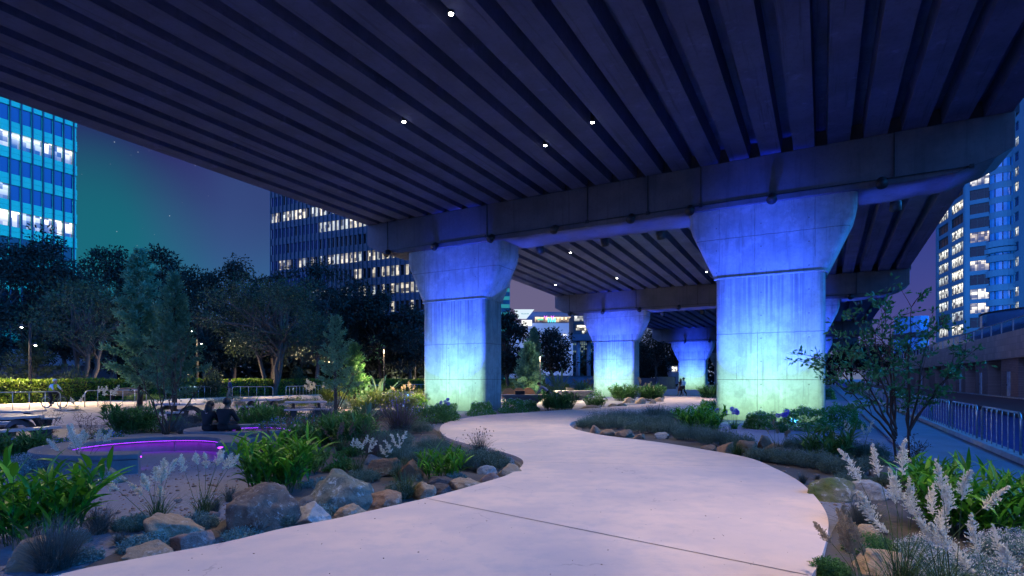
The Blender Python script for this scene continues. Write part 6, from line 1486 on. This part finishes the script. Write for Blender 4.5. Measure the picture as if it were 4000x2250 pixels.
# lamp posts light hedge and promenade
for i, p in enumerate(LAMPS):
    spot(p[:3], (p[0] + p[3] * 3.2, p[1] + (1.2 if p[3] < 0 else -3.2), 0), (17000 if i < 2 else 26000), (1, .76, .46), 122, .8, .08)
for px, y, pw in ((1500, 34, 6500), (2110, 45, 15000)):
    p = AT(px, y, 3.4)
    r_ = thing('garden_lamp', 'slim dark garden lamp standing in the warm lit planting ' + ('beside the smaller column' if px < 1900 else 'behind the conical tables'), 'lamp', AT(px, y, GZ))
    MB().tube([(0, 0, 0), (0, 0, 3.6)], .035, 8).build('pole', DARKMETAL, r_); hd = MB().tube([(0, 0, 3.61), (0, 0, 3.72)], [.12, .06], 10).build('lamp_head', DARKMETAL, r_)
    spot((p[0], p[1], 3.42), (p[0] + .1, p[1] - .4, 0), pw, (1, .76, .42), 160, .8, .1)
# facade floods of the far buildings
spot(ST(27, -84, 9), ST(36, -100, 33), 14000, (.02, .6, .9), 100, .8, .5)
spot(AT(1150, 92, 10), AT(1110, 122, 34), 7000, (.04, .22, 1), 60, .9, .5)
spot(AT(2150, 128, 9), AT(2130, 150, 12), 9000, (.75, .85, 1), 100, 1, .5)
spot(AT(3780, 92, 14), AT(3830, 128, 42), 110000, (.05, .38, 1), 86, .8, .5)

w = bpy.data.worlds.new('World'); scene.world = w; w.use_nodes = True
nt = w.node_tree; bg = nt.nodes['Background']
tc = nt.nodes.new('ShaderNodeTexCoord'); D = tc.outputs['Generated']
sp = nt.nodes.new('ShaderNodeSeparateXYZ'); nt.links.new(D, sp.inputs[0])
ramp = nt.nodes.new('ShaderNodeValToRGB'); e = ramp.color_ramp.elements
nt.links.new(sp.outputs[2], ramp.inputs[0])
e[0].position = 0; e[0].color = (.15, .19, .33, 1); e[1].position = .75; e[1].color = (.006, .006, .05, 1)
for pos, c in ((.08, (.12, .15, .29)), (.17, (.034, .105, .26)), (.27, (.022, .034, .145)), (.40, (.016, .016, .105))): x = e.new(pos); x.color = (*c, 1)
def toward(px, py, lo, hi):
    v = Vector(((px - HX) / F, 1, (HY - py) / F)).normalized()
    d = nt.nodes.new('ShaderNodeVectorMath'); d.operation = 'DOT_PRODUCT'; nt.links.new(D, d.inputs[0]); d.inputs[1].default_value = v
    return sstep(nt, d.outputs['Value'], math.cos(R(lo)), math.cos(R(hi)))
col = ramp.outputs[0]
n_ = nt.nodes.new('ShaderNodeTexNoise'); n_.inputs['Scale'].default_value = 6; mp = nt.nodes.new('ShaderNodeMapping'); mp.inputs['Scale'].default_value = (1, 1, .12); nt.links.new(D, mp.inputs[0]); nt.links.new(mp.outputs[0], n_.inputs['Vector'])
curtain = sstep(nt, n_.outputs['Fac'], .25, .75)
col = mix(nt, mth(nt, 'MULTIPLY', toward(350, 1030, 11.5, 2), .85), col, (.006, .15, .19))       # teal aurora low over the trees
col = mix(nt, mth(nt, 'MULTIPLY', toward(1250, 1040, 16, 3), mth(nt, 'ADD', .5, mth(nt, 'MULTIPLY', curtain, .35))), col, (.036, .112, .275))
col = mix(nt, mth(nt, 'MULTIPLY', toward(900, 700, 9, 1), .3), col, (.045, .03, .17))
col = mix(nt, mth(nt, 'MULTIPLY', toward(2080, 1180, 9, 2), .9), col, (.15, .125, .24))           # mauve glow behind the piers
col = mix(nt, mth(nt, 'MULTIPLY', toward(3620, 1020, 12, 3), .7), col, (.045, .036, .26))
st_v = nt.nodes.new('ShaderNodeTexVoronoi'); st_v.inputs['Scale'].default_value = 105; nt.links.new(D, st_v.inputs['Vector'])
sc_ = nt.nodes.new('ShaderNodeSeparateColor'); nt.links.new(st_v.outputs['Color'], sc_.inputs[0])
star = mth(nt, 'MULTIPLY', sstep(nt, st_v.outputs['Distance'], .085, .04), mth(nt, 'MULTIPLY', mth(nt, 'GREATER_THAN', sc_.outputs[0], .55), mth(nt, 'POWER', sc_.outputs[1], 2.5)))
col = mix(nt, mth(nt, 'MULTIPLY', star, .6), col, (.75, .8, .95))
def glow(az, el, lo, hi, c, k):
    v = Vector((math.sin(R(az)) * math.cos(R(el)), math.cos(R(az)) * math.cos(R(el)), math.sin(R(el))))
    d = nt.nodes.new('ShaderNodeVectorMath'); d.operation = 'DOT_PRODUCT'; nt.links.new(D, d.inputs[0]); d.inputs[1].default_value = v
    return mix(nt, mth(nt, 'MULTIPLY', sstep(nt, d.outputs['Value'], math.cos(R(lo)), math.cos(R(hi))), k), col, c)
# blue glows added to the sky out of view, lighting garden and walkway
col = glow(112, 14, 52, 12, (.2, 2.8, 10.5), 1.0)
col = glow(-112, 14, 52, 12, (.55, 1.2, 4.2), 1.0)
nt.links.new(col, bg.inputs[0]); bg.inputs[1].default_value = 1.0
# faint blue moonlight
sun = bpy.data.lights.new('moon', 'SUN'); sun.energy = .10; sun.angle = R(6); sun.color = (.35, .55, 1)
so = bpy.data.objects.new('moon', sun); COL.objects.link(so); so.rotation_euler = (R(38), R(-8), R(25)); so['kind'] = 'structure'
cam = bpy.data.cameras.new('camera'); co_ = bpy.data.objects.new('camera', cam); COL.objects.link(co_); scene.camera = co_
co_.location = (0, 0, EYE); co_.rotation_euler = (R(90), 0, 0)
cam.sensor_width = 36; cam.lens = 36 * F / 4000; cam.shift_y = (HY - 1125) / 4000; cam.clip_start = .05; cam.clip_end = 5000
vs = scene.view_settings; vs.view_transform = 'Standard'; vs.look = 'None'; vs.exposure = 0; vs.gamma = 1
scene.cycles.use_denoising = True; scene.cycles.max_bounces = 6; scene.cycles.diffuse_bounces = 4; scene.cycles.sample_clamp_indirect = 4
scene.cycles.use_light_tree = True
